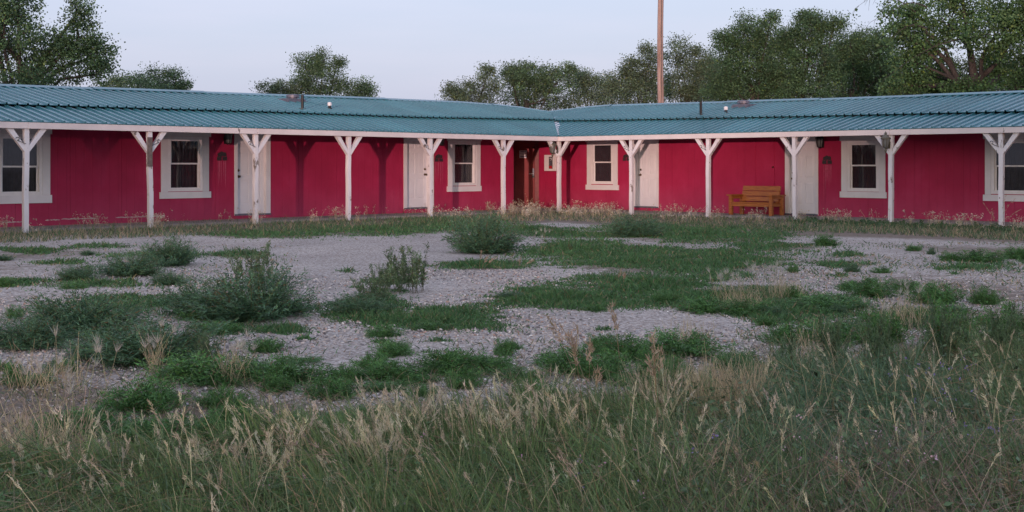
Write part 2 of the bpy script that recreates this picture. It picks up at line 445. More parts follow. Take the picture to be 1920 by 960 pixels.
for wi, w in enumerate((WL, WR)):
    # deck under the sheets: porch slope, main slope, back slope
    mb = MB(w.p)
    for a0, a1 in [(x, x + 1.0) for x in np.arange(0.0, 21, 1.0)] + [(None, None)]:
        if a0 is None:
            # the triangle at the valley, in plan a >= -w
            e = lambda wv, t: (-wv, wv, t)
            mb.add([(0, -0.03, EAVE[wi](0) - 0.03), (0, PORCH, STEP[wi](0) - 0.09), (-PORCH, PORCH, STEP[wi](-PORCH) - 0.09)], [(0, 1, 2)])
            mb.add([(0, PORCH, STEP[wi](0) - 0.06), (0, RIDGE_W, RIDG[wi](0) - 0.05), (-RIDGE_W, RIDGE_W, RIDG[wi](-RIDGE_W) - 0.05), (-PORCH, PORCH, STEP[wi](-PORCH) - 0.06)], [(0, 1, 2, 3)])
            mb.add([(0, RIDGE_W, RIDG[wi](0) - 0.05), (0, 8.0, 2.45), (-8.0, 8.0, 2.45), (-RIDGE_W, RIDGE_W, RIDG[wi](-RIDGE_W) - 0.05)], [(0, 1, 2, 3)])
            continue
        for (wa, fa, oa), (wb, fb, ob) in (((-0.03, EAVE[wi], -0.03), (PORCH, STEP[wi], -0.09)), ((PORCH, STEP[wi], -0.06), (RIDGE_W, RIDG[wi], -0.05)), ((RIDGE_W, RIDG[wi], -0.05), (8.0, lambda a: 2.45, 0))):
            mb.add([(a0, wa, fa(a0) + oa), (a1, wa, fa(a1) + oa), (a1, wb, fb(a1) + ob), (a0, wb, fb(a0) + ob)], [(0, 1, 2, 3)])
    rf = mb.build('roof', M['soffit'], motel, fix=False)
    roof[wi] = rf
    porch_h = lambda a, wv: EAVE[wi](a) + (STEP[wi](a) - 0.055 - EAVE[wi](a)) * (wv + 0.07) / (PORCH + 0.07)
    main_h = lambda a, wv: STEP[wi](a) + (RIDG[wi](a) - STEP[wi](a)) * (wv - PORCH + 0.06) / (RIDGE_W - PORCH + 0.06)
    npan = 0
    for a0 in np.arange(-1.828, END, 0.914):
        sheet_panel(w, wi, a0, a0 + 0.914, -0.07, PORCH + 0.03, porch_h, rf)
    for a0 in np.arange(-4.57 + 0.3 * wi, END, 0.914):
        sheet_panel(w, wi, a0, a0 + 0.914, PORCH - 0.06, RIDGE_W - 0.05, main_h, rf)
    # ridge cap, in lengths
    edges = [-RIDGE_W, -3.1, -1.6, -0.2, 2.9, 6.0, 9.1, 12.2, 15.3, 18.4, END]
    for a0, a1 in zip(edges[:-1], edges[1:]):
        mb = MB(w.p); r = RIDG[wi]; o = 0.012 * (int(a0 * 10) % 2)
        cut = lambda a, wv: max(a, -wv + 0.01)
        for f_in, W0, z0, W1, z1 in ((0, RIDGE_W - 0.20, -0.006, RIDGE_W - 0.03, 0.05), (0, RIDGE_W - 0.03, 0.05, RIDGE_W + 0.03, 0.05), (0, RIDGE_W + 0.03, 0.05, RIDGE_W + 0.22, 0.0), (0, RIDGE_W - 0.20, -0.006, RIDGE_W - 0.195, -0.026)):
            mb.add([(cut(a0, W0), W0, r(a0) + z0 + o), (a1 + 0.04, W0, r(a1) + z0 + o), (a1 + 0.04, W1, r(a1) + z1 + o), (cut(a0, W1), W1, r(a0) + z1 + o)], [(0, 1, 2, 3)])
        mb.build('ridge_cap', M['roof'], rf, fix=False)
# valley flashing, torn and bright
mb = MB()
bis = Vector((WL.n[0] + WR.n[0], WL.n[1] + WR.n[1], 0)); 
def vp(wv, side, h): return Vector((bis.x * wv + side, bis.y * wv, h))
for wa, wb, s0, s1 in ((0.02, 0.7, 0.02, 0.05), (0.7, 1.15, 0.05, 0.14), (1.15, 1.55, 0.14, 0.11)):
    ha = 2.215 + (2.72 - 2.215) * wa / 1.65 + 0.012; hb = 2.215 + (2.72 - 2.215) * wb / 1.65 + 0.012
    mb.add([vp(wa, -0.02, ha), vp(wa, s0, ha + 0.02), vp(wb, s1, hb + 0.02), vp(wb, -0.02, hb)], [(0, 1, 2, 3)])
ha, hb = 2.83, 3.14
mb.add([vp(1.75, -0.02, ha), vp(1.75, 0.05, ha + 0.01), vp(4.1, 0.13, hb + 0.01), vp(4.1, -0.10, hb)], [(0, 1, 2, 3)])
mb.build('valley_flashing', M['paint_chip'], roof[1], fix=False, label='torn pale flashing in the roof valley')

# roof vents
def vents(w, wi, pipe_px, cap_px, box_px):
    rf = roof[wi]
    mh = lambda a, wv: STEP[wi](a) + (RIDG[wi](a) - STEP[wi](a)) * (wv - PORCH) / (RIDGE_W - PORCH)
    a = w.along(pipe_px, 2.15); h = mh(a, 2.15)
    MB(w.p).tube([(a, 2.15, h - 0.05), (a, 2.15, h + 0.38)], 0.038, 10).tube([(a, 2.15, h), (a, 2.15, h + 0.03)], 0.10, 10).build('vent_pipe', M['iron'], motel, smooth=False)
    a = w.along(cap_px, 2.4); h = mh(a, 2.4)
    v = MB(w.p).tube([(a, 2.4, h - 0.02), (a, 2.4, h + 0.05), (a, 2.4, h + 0.09)], [0.10, 0.04, 0.035], 10).build('capped_vent', M['iron'], motel)
    MB(w.p).tube([(a, 2.4, h + 0.088), (a, 2.4, h + 0.17), (a, 2.4, h + 0.185)], [0.058, 0.058, 0.03], 10).build('vent_cap', M['white_plastic'], v)
    a = w.along(box_px, 3.55); h = mh(a, 3.55)
    v = MB(w.p).prism([(a - 0.34, h - 0.1), (a + 0.34, h - 0.1), (a + 0.34, h + 0.06), (a - 0.20, h + 0.06)], 3.3, 3.8).build('vent_box', M['grey_metal'], motel)
    MB(w.p).tube([(a, 3.55, h + 0.05), (a, 3.55, h + 0.09), (a, 3.55, h + 0.092), (a, 3.55, h + 0.16), (a, 3.55, h + 0.18)], [0.11, 0.11, 0.18, 0.18, 0.13], 14).build('vent_hood', M['grey_metal'], v)
vents(WL, 0, 567, 618, 549)
vents(WR, 1, 1314, 1361, 1394)

# ---- openings
def win(px0, px1, pt, pb, rail, tr0, tr1, sill0, sill1, st, sb): return dict(t='w', px=(px0, px1), py=(pt, pb), rail=rail, tr=(tr0, tr1), sill=(sill0, sill1), sy=(st, sb))
def opening(w, o):
    mid = (o['px'][0] + o['px'][1]) / 2
    a = sorted((w.along(o['px'][0], PORCH), w.along(o['px'][1], PORCH)))
    o['a'] = a
    if o['t'] == 'w':
        o['h'] = (w.height(mid, o['py'][1], PORCH), w.height(mid, o['py'][0], PORCH)); o['hr'] = w.height(mid, o['rail'], PORCH)
        o['hs'] = (w.height(mid, o['sy'][1], PORCH), w.height(mid, o['sy'][0], PORCH))
    else:
        b = w.height(mid, o['bot'], PORCH); o['h'] = (b, b + 2.03)
    return o
OPEN = {0: [opening(WL, o) for o in (
            win(0, 75, 255, 365, 312, -19, 93, -22, 96, 366.5, 381.5), win(317, 376, 260, 357, 306.5, 301, 390.5, 298, 394, 359.6, 371.7),
            dict(t='d', px=(444, 498), bot=401, fr=(438.5, 505.8), hinge=1), win(850, 890, 267.5, 346.7, 306, 839, 899.5, 837, 901, 349, 359),
            dict(t='d', px=(762, 803), bot=389.5, fr=(756, 812), hinge=0))],
        1: [opening(WR, o) for o in (
            win(1111.4, 1148.4, 269, 344, 304, 1101.7, 1159, 1099.7, 1161.5, 346.6, 356), dict(t='d', px=(1195, 1232), bot=387.5, fr=(1189, 1236), hinge=0),
            dict(t='d', px=(1480, 1530.5), bot=401, fr=(1473, 1535), hinge=0), win(1592.4, 1646, 267.6, 357.6, 310, 1578.6, 1661, 1576, 1663.7, 359.6, 371),
            win(1862.5, 1932, 264, 362.5, 311, 1847.8, 1950, 1844.4, 1953, 365.6, 377.5))]}
AL_END = WL.along(962.5, PORCH)                           # where the left wall stops at the corner alcove
AR_END = WR.along(1011, PORCH)                            # where the right wall starts inside the alcove

# ---- walls of plywood siding, one object per board
for wi, w in enumerate((WL, WR)):
    a_start = AL_END if wi == 0 else AR_END
    inner = MB(w.p)
    WT = PORCH + 0.11
    # framing behind the sheets with the openings left out
    cuts = sorted([(o['a'][0], o['a'][1], o['h'][0], o['h'][1]) for o in OPEN[wi]])
    a = a_start
    for c0, c1, h0, h1 in cuts + [(END, END, 0, 0)]:
        inner.box(a, c0, PORCH + 0.004, WT, -0.1, 2.49)
        if c1 > c0:
            inner.box(c0, c1, PORCH + 0.004, WT, -0.1, h0); inner.box(c0, c1, PORCH + 0.004, WT, h1, 2.49)
        a = c1
    inner.box(a_start + 3.2 if wi else a_start + 4.2, END, 7.3, 7.4, -0.1, 2.5)
    inner.box(END - 0.1, END, WT, 7.3, -0.1, 2.9)
    wall = inner.build('wall', M['dark'], motel)
    WSH = 1.219
    a = a_start
    off = [0.55, 0.30][wi]
    edges = [a_start] + [x for x in np.arange(a_start + off, END, WSH)] + [END]
    for e0, e1 in zip(edges[:-1], edges[1:]):
        mb = MB(w.p)
        x0, x1 = e0 + 0.0025, e1 - 0.0025
        xs = sorted({x0, x1} | {v for c in cuts for v in c[:2] if x0 < v < x1})
        fw = PORCH - 0.012 + 0.002 * random.uniform(-1, 1)
        for b0, b1 in zip(xs[:-1], xs[1:]):
            m_ = (b0 + b1) / 2
            hit = [c for c in cuts if c[0] <= m_ <= c[1]]
            spans = [(0.02, 2.50)] if not hit else [(0.02, hit[0][2]), (hit[0][3], 2.50)]
            # vertical grooves every 0.2 m
            gs = [b0] + [g for g in np.arange(math.ceil(b0 / 0.2032) * 0.2032, b1, 0.2032) if b0 + 0.02 < g < b1 - 0.02] + [b1]
            for z0, z1 in spans:
                for k, (g0, g1) in enumerate(zip(gs[:-1], gs[1:])):
                    l, r = g0 + (0.0009 if k else 0), g1 - (0.0009 if k < len(gs) - 2 else 0)
                    mb.box(l, r, fw, fw + 0.010, z0, z1)
        mb.build('siding_panel', M['siding'], wall, fix=True)

# ---- alcove at the corner: return wall, chamfer with the dark red door
pL = Vector(WL.p(AL_END, PORCH, 0)); pR = Vector(WR.p(AR_END, PORCH, 0))
chy = pR.y + 0.02
MB().box(pL.x - 0.02, pL.x + 0.0, pL.y + 0.02, chy + 0.1, 0, 2.50).build('alcove_wall', M['siding'], motel)
MB().box(pL.x - 0.7, pR.x + 0.08, chy + 0.06, chy + 0.14, 0, 2.50).build('alcove_wall', M['siding'], motel)
cd = MB().box(pL.x + 0.05, pR.x - 0.14, chy + 0.012, chy + 0.05, 0.11, 2.13).build('door', M['red_door'], motel, bevel=0.004, label='dark red corner door with keycard lock')
MB().box(pR.x - 0.135, pR.x - 0.01, chy - 0.008, chy + 0.055, 0.09, 2.2).box(pL.x + 0.006, pL.x + 0.046, chy - 0.008, chy + 0.055, 0.09, 2.2).box(pL.x + 0.047, pR.x - 0.136, chy - 0.008, chy + 0.055, 2.135, 2.2).build('door_frame', M['red_frame'], cd)
lx = pR.x - 0.19
MB().prism([(lx - 0.032, 0.98), (lx + 0.032, 0.98), (lx + 0.032, 1.25), (lx + 0.02, 1.28), (lx - 0.02, 1.28), (lx - 0.032, 1.25)], chy - 0.02, chy + 0.011).build('keycard_lock', M['grey_metal'], cd)
MB().box(lx - 0.035, lx + 0.035, chy - 0.032, chy - 0.0205, 0.985, 1.05).build('card_reader', M['iron'], cd)
MB().tube([(lx, chy - 0.02, 1.11), (lx, chy - 0.06, 1.11), (lx - 0.02, chy - 0.065, 1.11), (lx - 0.13, chy - 0.06, 1.105)], 0.010, 8).build('door_handle', M['white_plastic'], cd)
MB().tube([(lx + 0.03, chy + 0.012, 1.90), (lx + 0.02, chy - 0.03, 1.90), (lx - 0.03, chy - 0.045, 1.93)], [0.018, 0.014, 0.02], 8).build('door_closer', M['brass'], cd)

# ---- doors
def panel_door(w, o, knob_side):
    a0, a1 = o['a']; h0, h1 = o['h']; f = sorted(w.along(x, PORCH) for x in o['fr'])
    j0, j1 = a0 + 0.012, a1 - 0.012
    fy0, fy1 = PORCH + 0.055, PORCH + 0.095
    d = MB(w.p); s = 0.0
    W_ = j1 - j0
    # stiles and rails proud of six sunk fields
    xs = [j0 + W_ * k for k in (0, 0.13, 0.44, 0.56, 0.87, 1.0)]
    zs = [h0 + 0.012, h0 + 0.25, h0 + 0.82, h0 + 0.95, h0 + 1.52, h0 + 1.63, h0 + 1.86, h1 - 0.01]
    for b0, b1 in ((xs[0], xs[1]), (xs[2], xs[3]), (xs[4], xs[5])): d.box(b0, b1, fy0, fy1, zs[0], zs[7])
    for z0, z1 in ((zs[0], zs[1]), (zs[2], zs[3]), (zs[4], zs[5]), (zs[6], zs[7])):
        for b0, b1 in ((xs[1], xs[2]), (xs[3], xs[4])): d.box(b0, b1, fy0, fy1, z0, z1)
    dr = d.build('door', M['door'], motel)
    for z0, z1 in ((zs[1], zs[2]), (zs[3], zs[4]), (zs[5], zs[6])):
        for b0, b1 in ((xs[1], xs[2]), (xs[3], xs[4])):
            p = MB(w.p); e = 0.035
            p.add([(b0, fy0 + 0.014, z0), (b1, fy0 + 0.014, z0), (b1, fy0 + 0.014, z1), (b0, fy0 + 0.014, z1),
                   (b0 + e, fy0 + 0.004, z0 + e), (b1 - e, fy0 + 0.004, z0 + e), (b1 - e, fy0 + 0.004, z1 - e), (b0 + e, fy0 + 0.004, z1 - e)],
                  [(0, 1, 5, 4), (1, 2, 6, 5), (2, 3, 7, 6), (3, 0, 4, 7), (4, 5, 6, 7)])
            p.build('door_panel', M['door'], dr, fix=False)
    # casing, jambs, sill, riser
    fr = MB(w.p)
    fr.box(f[0], a0 + 0.004, PORCH - 0.034, PORCH - 0.014, h0 - 0.03, h1 + 0.10).box(a1 - 0.004, f[1], PORCH - 0.034, PORCH - 0.014, h0 - 0.03, h1 + 0.10)
    fr.box(a0 + 0.005, a1 - 0.005, PORCH - 0.034, PORCH - 0.014, h1 + 0.002, h1 + 0.10)
    fr.box(a0 - 0.012, a0 + 0.010, PORCH - 0.013, PORCH + 0.10, h0, h1).box(a1 - 0.010, a1 + 0.012, PORCH - 0.013, PORCH + 0.10, h0, h1)
    fr.build('door_frame', M['trim'], dr)
    MB(w.p).box(f[0] + 0.005, f[1] - 0.005, PORCH - 0.06, PORCH + 0.10, h0 - 0.032, h0 + 0.006).build('threshold', M['grey_metal'], dr)
    MB(w.p).box(f[0] + 0.01, f[1] - 0.01, PORCH - 0.045, PORCH - 0.016, 0.02, h0 - 0.034).build('kick_board', M['siding'], dr)
    kx = j0 + 0.07 if knob_side == 0 else j1 - 0.07
    y = fy0
    MB(w.p).tube([(kx, y, h0 + 0.92), (kx, y - 0.012, h0 + 0.92), (kx, y - 0.0125, h0 + 0.92), (kx, y - 0.035, h0 + 0.92), (kx, y - 0.04, h0 + 0.92), (kx, y - 0.065, h0 + 0.92), (kx, y - 0.07, h0 + 0.92)], [0.034, 0.034, 0.013, 0.013, 0.026, 0.028, 0.015], 12).build('door_knob', M['brass'], dr, smooth=False)
    MB(w.p).tube([(kx, y, h0 + 1.07), (kx, y - 0.012, h0 + 1.07), (kx, y - 0.03, h0 + 1.07)], [0.033, 0.033, 0.022], 12).build('deadbolt', M['brass'], dr)

def window(w, o):
    a0, a1 = o['a']; h0, h1 = o['h']; t = sorted(w.along(x, PORCH) for x in o['tr']); s = sorted(w.along(x, PORCH) for x in o['sill'])
    yo = PORCH - 0.034
    root = MB(w.p).ring(a0 - 0.043, a1 + 0.043, PORCH - 0.026, PORCH + 0.06, h0 - 0.02, h1 + 0.05, 0.073).build('window', M['white_plastic'], motel)
    for b0, b1 in ((t[0], a0 - 0.045), (a1 + 0.045, t[1])):
        MB(w.p).box(b0, b1, yo, PORCH - 0.014, o['hs'][1] + 0.002, h1 + 0.05).build('side_trim', M['trim'], root)
    MB(w.p).box(s[0], s[1], yo - 0.012, PORCH - 0.014, o['hs'][0], o['hs'][1]).build('sill', M['trim'], root)
    MB(w.p).box(s[0], s[1], yo - 0.010, PORCH - 0.014, h1 + 0.053, h1 + 0.20).build('head_trim', M['trim'], root)
    hr = o['hr']
    for nm, z0, z1, y in (('upper_sash', hr - 0.02, h1 - 0.021, PORCH + 0.005), ('lower_sash', h0 + 0.031, hr + 0.012, PORCH + 0.03)):
        sh = MB(w.p); x0, x1 = a0 + 0.031, a1 - 0.031; b = 0.035
        sh.ring(x0, x1, y, y + 0.022, z0, z1, b)
        sh.build(nm, M['white_plastic'], root)
        g = MB(w.p); g.add([(x0 + b, y + 0.012, z0 + b), (x1 - b, y + 0.012, z0 + b), (x1 - b, y + 0.012, z1 - b), (x0 + b, y + 0.012, z1 - b)], [(0, 1, 2, 3)])
        g.build('pane', M['glass'], root, fix=False)
    # drawn curtain inside, in folds
    n = 60; cv = []
    for k in range(n + 1):
        x = a0 - 0.1 + (a1 - a0 + 0.2) * k / n
        cv.append((x, PORCH + 0.17 + 0.018 * math.sin(k * 1.15) + 0.01 * math.sin(k * 0.37)))
    cu = MB(w.p)
    cu.add([(x, y, h0 - 0.1) for x, y in cv] + [(x, y, h1 + 0.1) for x, y in cv], [(k, k + 1, n + 2 + k, n + 1 + k) for k in range(n)])
    cu.build('curtain', M['curtain'], root, smooth=True, fix=False)

for wi, w in enumerate((WL, WR)):
    for o in OPEN[wi]:
        if o['t'] == 'w': window(w, o)
        else: panel_door(w, o, {0: {2: 1, 4: 0}, 1: {1: 0, 2: 0}}[wi][OPEN[wi].index(o)])
# utility hatch seam beside the bench
a = WR.along(1452, PORCH)
MB(WR.p).box(a - 0.62, a - 0.58, PORCH - 0.028, PORCH - 0.016, 0.2, 2.12).box(a - 0.012, a + 0.012, PORCH - 0.030, PORCH - 0.016, 0.2, 2.12).build('closet_door_batten', M['siding'], motel)
MB(WR.p).tube([(a - 0.02, PORCH - 0.016, 1.32), (a - 0.02, PORCH - 0.05, 1.32), (a - 0.02, PORCH - 0.06, 1.30)], [0.03, 0.016, 0.02], 8).build('closet_latch', M['brass'], motel)

# ---- peeled strips along a seam and pale runs below the plaques
pr = random.Random(9)
for p0, p1, yy in ((2, 42, 416.5), (84, 112, 412.5), (114, 184, 410), (216, 276, 407), (286, 308, 405)):
    x0, x1 = sorted((WL.along(p0, PORCH), WL.along(p1, PORCH))); hh = WL.height((p0 + p1) / 2, yy, PORCH) ; k_ = 14
    up_ = [(x0 + (x1 - x0) * q / k_, hh + 0.004 + 0.014 * pr.random() * (0 < q < k_)) for q in range(k_ + 1)]
    dn_ = [(x0 + (x1 - x0) * q / k_, hh - 0.003 - 0.012 * pr.random() * (0 < q < k_)) for q in range(k_, -1, -1)]
    MB(WL.p).prism(up_ + dn_, PORCH - 0.0165, PORCH - 0.0155).build('peeled_strip', M['peel'], motel, fix=False)
for w_, ppx, ytop, ybot in ((WL, 415.5, 302, 372), (WR, 1551.5, 309, 385), (WL, 822, 304, 360)):
    for q in range(5):
        px_ = ppx - 7 + q * 3.4 + pr.uniform(-1, 1); x_ = w_.along(px_, PORCH); wd_ = pr.uniform(0.008, 0.018)
        z1 = w_.height(px_, ytop, PORCH); z0 = w_.height(px_, ytop + (ybot - ytop) * pr.uniform(0.45, 1.0), PORCH)
        MB(w_.p).prism([(x_ - wd_, z1), (x_ - wd_ * 0.7, (z0 + z1) / 2), (x_, z0), (x_ + wd_ * 0.8, (z0 + z1) / 2), (x_ + wd_, z1)], PORCH - 0.0165, PORCH - 0.0155).build('paint_run', M['run'], motel, fix=False)

# ---- porch slab
sl = MB()
o_ = lambda w, a, wv: Vector(w.p(a, wv, 0))
poly = [o_(WL, END, 0.15), o_(WL, -0.15, 0.15), o_(WR, END, 0.15), o_(WR, END, PORCH + 0.1), pR + Vector((0.1, 0.1, 0)), pL + Vector((0, 1.9, 0)), pL + Vector((0, 0.05, 0)), o_(WL, END, PORCH + 0.1)]
n = len(poly)
sl.add([(p.x, p.y, -0.05) for p in poly] + [(p.x, p.y, 0.055) for p in poly], [tuple(range(n, 2 * n))] + [(i, (i + 1) % n, n + (i + 1) % n, n + i) for i in range(n)])
sl.build('porch_slab', M['concrete'], motel)

# ---- beams and posts
POST_A = {0: [2.26, 5.0, 7.71, 10.43, 13.15, 15.86, 18.57, 21.2], 1: [2.69, 5.26, 7.84, 10.41, 13.0, 15.6, 18.2, 20.8]}
for wi, w in enumerate((WL, WR)):
    ed = [0.06 if wi == 0 else -0.06] + POST_A[wi][1::2] + [END]
    for a0, a1 in zip(ed[:-1], ed[1:]):
        mb = MB(w.p)
        h0, h1 = EAVE[wi](a0) - 0.145, EAVE[wi](a1) - 0.145
        y0, y1 = -0.062, -0.022
        mb.add([(a0 + 0.002, y0, h0), (a1 - 0.002, y0, h1), (a1 - 0.002, y1, h1), (a0 + 0.002, y1, h0), (a0 + 0.002, y0, h0 + 0.128), (a1 - 0.002, y0, h1 + 0.128), (a1 - 0.002, y1, h1 + 0.128), (a0 + 0.002, y1, h0 + 0.128)],
               [(0, 3, 2, 1), (4, 5, 6, 7), (0, 1, 5, 4), (1, 2, 6, 5), (2, 3, 7, 6), (3, 0, 4, 7)])
        mb.build('porch_beam', M['beam'], motel, bevel=0.004)

def post(w, a, h, wire=0, lean=0.0, splice=False, braces=(1, 1), arm=None):
    t = 0.05
    mb = MB(w.p if w else None); g = 5; y0 = 0.03
    top = h
    pts = []
    for k in range(g + 1):
        z = -0.06 + (top + 0.06) * k / g; off = lean * (1 - k / g) + 0.006 * math.sin(k * 2.1 + a)
        pts += [(a + off - t, y0 - t, z), (a + off + t, y0 - t, z), (a + off + t, y0 + t, z), (a + off - t, y0 + t, z)]
    fs = [(0, 3, 2, 1), (4 * g, 4 * g + 1, 4 * g + 2, 4 * g + 3)]
    for k in range(g):
        for i in range(4): fs.append((4 * k + i, 4 * k + (i + 1) % 4, 4 * k + 4 + (i + 1) % 4, 4 * k + 4 + i))
    mb.add(pts, fs)
    po = mb.build('porch_post', M['post'], motel, bevel=0.004)
    for sd, on in zip((-1, 1), braces):
        if not on: continue
        b = MB(w.p)
        zb, zt = h - 0.40, h - 0.02; x0, x1 = a + sd * (t + 0.001), a + sd * (t + 0.34)
        wd_ = 0.105
        b.prism([(x0, zb - wd_ * 0.55), (x0, zb + wd_ * 0.65), (x1 - sd * wd_ * 1.05, h - 0.002), (x1 + sd * 0.02, h - 0.002)], y0 - 0.045, y0 + 0.045)
        b.build('brace', M['post'], po)
        if wire & (1 if sd < 0 else 2):
            c = Vector((a + sd * 0.20, y0 - 0.056, h - 0.20)); pts = []
            for q in range(9):
                an = q * 0.62; pts.append((c.x + sd * (0.035 * math.cos(an)), c.y - 0.004 * (q % 2), c.z + 0.03 * math.sin(an)))
            MB(w.p).tube(pts + [(a + sd * 0.03, y0 - 0.058, h - 0.30)], 0.006, 5).build('wire_hook', M['iron'], po)
    if splice:
        MB(w.p).box(a - 0.035, a + 0.075, y0 - t - 0.045, y0 - t - 0.006, h - 0.75, h - 0.12).build('splice_block', M['bare'], po, bevel=0.004)
    return po
WIRES = {0: [2, 2, 0, 2, 1, 2, 0, 0], 1: [1, 1, 0, 0, 1, 0, 0, 0]}
for wi, w in enumerate((WL, WR)):
    for k, a in enumerate(POST_A[wi]):
        post(w, a, EAVE[wi](a) - 0.148, WIRES[wi][k], lean={(0, 4): -0.045, (0, 5): 0.02, (1, 2): 0.012}.get((wi, k), random.uniform(-0.012, 0.012)), splice=(wi == 0 and k == 4))
# corner post carries one brace along each wing
cp = post(WR, 0.0, EAVE[1](0) - 0.148, 0, braces=(0, 1))
t_ = MB(WL.p); h = EAVE[0](0) - 0.148
t_.prism([(0.06, h - 0.46), (0.06, h - 0.33), (0.29, h - 0.002), (0.42, h - 0.002)], -0.02, 0.07); t_.build('brace', M['post'], cp)
MB(WR.p).box(-0.09, 0.16, -0.075, -0.024, h - 0.42, h - 0.34).build('lamp_block', M['post'], cp)

# ------------------------------------------------------------------ lanterns, plaques, sign, extinguisher box
def lantern(name, base, face, size, mat, label, style):
    """carriage lantern: back plate, arm, caged glass body, roof, finial; local +y points to the wall"""
    r = empty(name, base, face, label=label, category='wall lamp', group='unlit porch lanterns')
    s = size
    MB().prism([(-0.035 * s, -0.10 * s), (0.035 * s, -0.10 * s), (0.045 * s, 0.03 * s), (0.0, 0.10 * s), (-0.045 * s, 0.03 * s)], -0.012, 0.0).build('back_plate', mat, r)
    cy = -0.13 * s
    MB().tube([(0, -0.01, -0.05 * s), (0, cy * 0.55, -0.11 * s), (0, cy, -0.09 * s)], 0.011 * s, 8).build('arm', mat, r)
    g0, g1 = -0.08 * s, 0.11 * s
    b = MB()
    n = 6
    MB().tube([(0, cy, g0), (0, cy, g1)], [0.050 * s, 0.082 * s], n).build('glass', M['lampglass'], r)
    for k in range(n):
        an = 2 * math.pi * k / n + 0.3
        b.tube([(0.052 * s * math.cos(an), cy + 0.052 * s * math.sin(an), g0), (0.086 * s * math.cos(an), cy + 0.086 * s * math.sin(an), g1)], 0.008 * s, 5)
    b.tube([(0, cy, g0 - 0.03 * s), (0, cy, g0)], [0.02 * s, 0.06 * s], n)
    b.build('cage', mat, r)
    MB().tube([(0, cy, g1 - 0.01 * s), (0, cy, g1 + 0.012 * s), (0, cy, g1 + 0.07 * s), (0, cy, g1 + 0.09 * s)], [0.10 * s, 0.10 * s, 0.04 * s, 0.03 * s], 8).build('roof_cap', mat, r)
    f = MB().tube([(0, cy, g1 + 0.085 * s), (0, cy, g1 + 0.10 * s), (0, cy, g1 + 0.125 * s), (0, cy, g1 + 0.15 * s)], [0.012 * s, 0.03 * s, 0.02 * s, 0.004 * s], 8)
    f.build('finial', mat, r)
    if style: MB().tube([(0, cy, g0 - 0.12 * s), (0, cy, g0 - 0.07 * s), (0, cy, g0 - 0.03 * s)], [0.006 * s, 0.025 * s, 0.02 * s], 8).build('pendant', mat, r)
    return r
def world_pt(w, a, wv, h): x, y, z = w.p(a, wv, h); return (x + CX, y + CY, z)
fL = math.atan2(WL.n[1], WL.n[0]) - math.pi / 2; fR = math.atan2(WR.n[1], WR.n[0]) - math.pi / 2
a = WL.along(422, PORCH); lantern('wall_lantern', world_pt(WL, a, PORCH - 0.015, 1.99), fL, 1.15, M['iron'], 'black lantern under the eave above the plaque on the left wing', 0)
a = WR.along(1543, PORCH); lantern('wall_lantern', world_pt(WR, a, PORCH - 0.015, 1.93), fR, 1.15, M['iron'], 'black lantern beside the pink-lit white door on the right wing', 0)
a = WL.along(822, PORCH); lantern('wall_lantern', world_pt(WL, a, PORCH - 0.015, 2.03), fL, 1.0, M['iron'], 'black lantern half hidden under the eave near the middle window of the left wing', 0)
lantern('post_lantern', world_pt(WR, 10.37, -0.024, 1.86), fR, 1.1, M['verdigris'], 'tarnished lantern fixed to a porch post right of the window', 1)
lantern('post_lantern', world_pt(WR, 0.03, -0.078, 1.83), fR - 0.4, 1.2, M['verdigris'], 'ornate weathered lantern on the corner post of the porch', 1)

def plaque(w, px, top, bot, label, seed, wpx=18):
    a = w.along(px, PORCH); h0, h1 = w.height(px, bot, PORCH), w.height(px, top, PORCH); H = h1 - h0
    wd_ = abs(w.along(px + wpx / 2, PORCH) - w.along(px - wpx / 2, PORCH)) / 2
    rs = random.Random(seed)
    r = empty('number_plaque', world_pt(w, a, PORCH - 0.022, h0), fL if w is WL else fR, label=label, category='plaque', group='dark number plaques by the doors')
    # ragged mountain-like top half over two blocks
    top_poly = [(-0.85, 0.44), (-0.82, 0.62), (-0.9, 0.74), (-0.62, 0.86), (-0.4, 0.9), (-0.2, 1.0), (0.12, 0.97), (0.3, 0.9), (0.62, 0.92), (0.86, 0.78), (0.8, 0.62), (0.9, 0.5), (0.5, 0.44), (0.1, 0.5), (-0.3, 0.44)]
    MB().prism([(x * wd_ * rs.uniform(0.94, 1.04), z * H) for x, z in top_poly], -0.004, 0.004).build('silhouette', M['plaque'], r)
    for x0, x1 in ((-0.98, -0.12), (0.1, 0.98)):
        MB().prism([(x0 * wd_, 0), (x1 * wd_, 0), (x1 * wd_, 0.36 * H), (x1 * wd_ * 0.9, 0.46 * H), ((x0 + x1) / 2 * wd_, 0.40 * H), (x0 * wd_ * 0.95, 0.46 * H), (x0 * wd_, 0.3 * H)], -0.0045, 0.0045).build('numeral_block', M['plaque'], r)
plaque(WL, 415.5, 284, 301, 'dark ragged plaque with pale streaks below, left of the leftmost white door', 1, 19)
plaque(WL, 822, 289, 303, 'dark plaque between the middle window and a white door of the left wing', 2, 15)
plaque(WR, 1175, 289, 301.5, 'dark plaque half behind the post beside the first window of the right wing', 3, 13)
plaque(WR, 1551.5, 291.5, 307.5, 'dark plaque below the black lantern on the right wing', 4, 18)

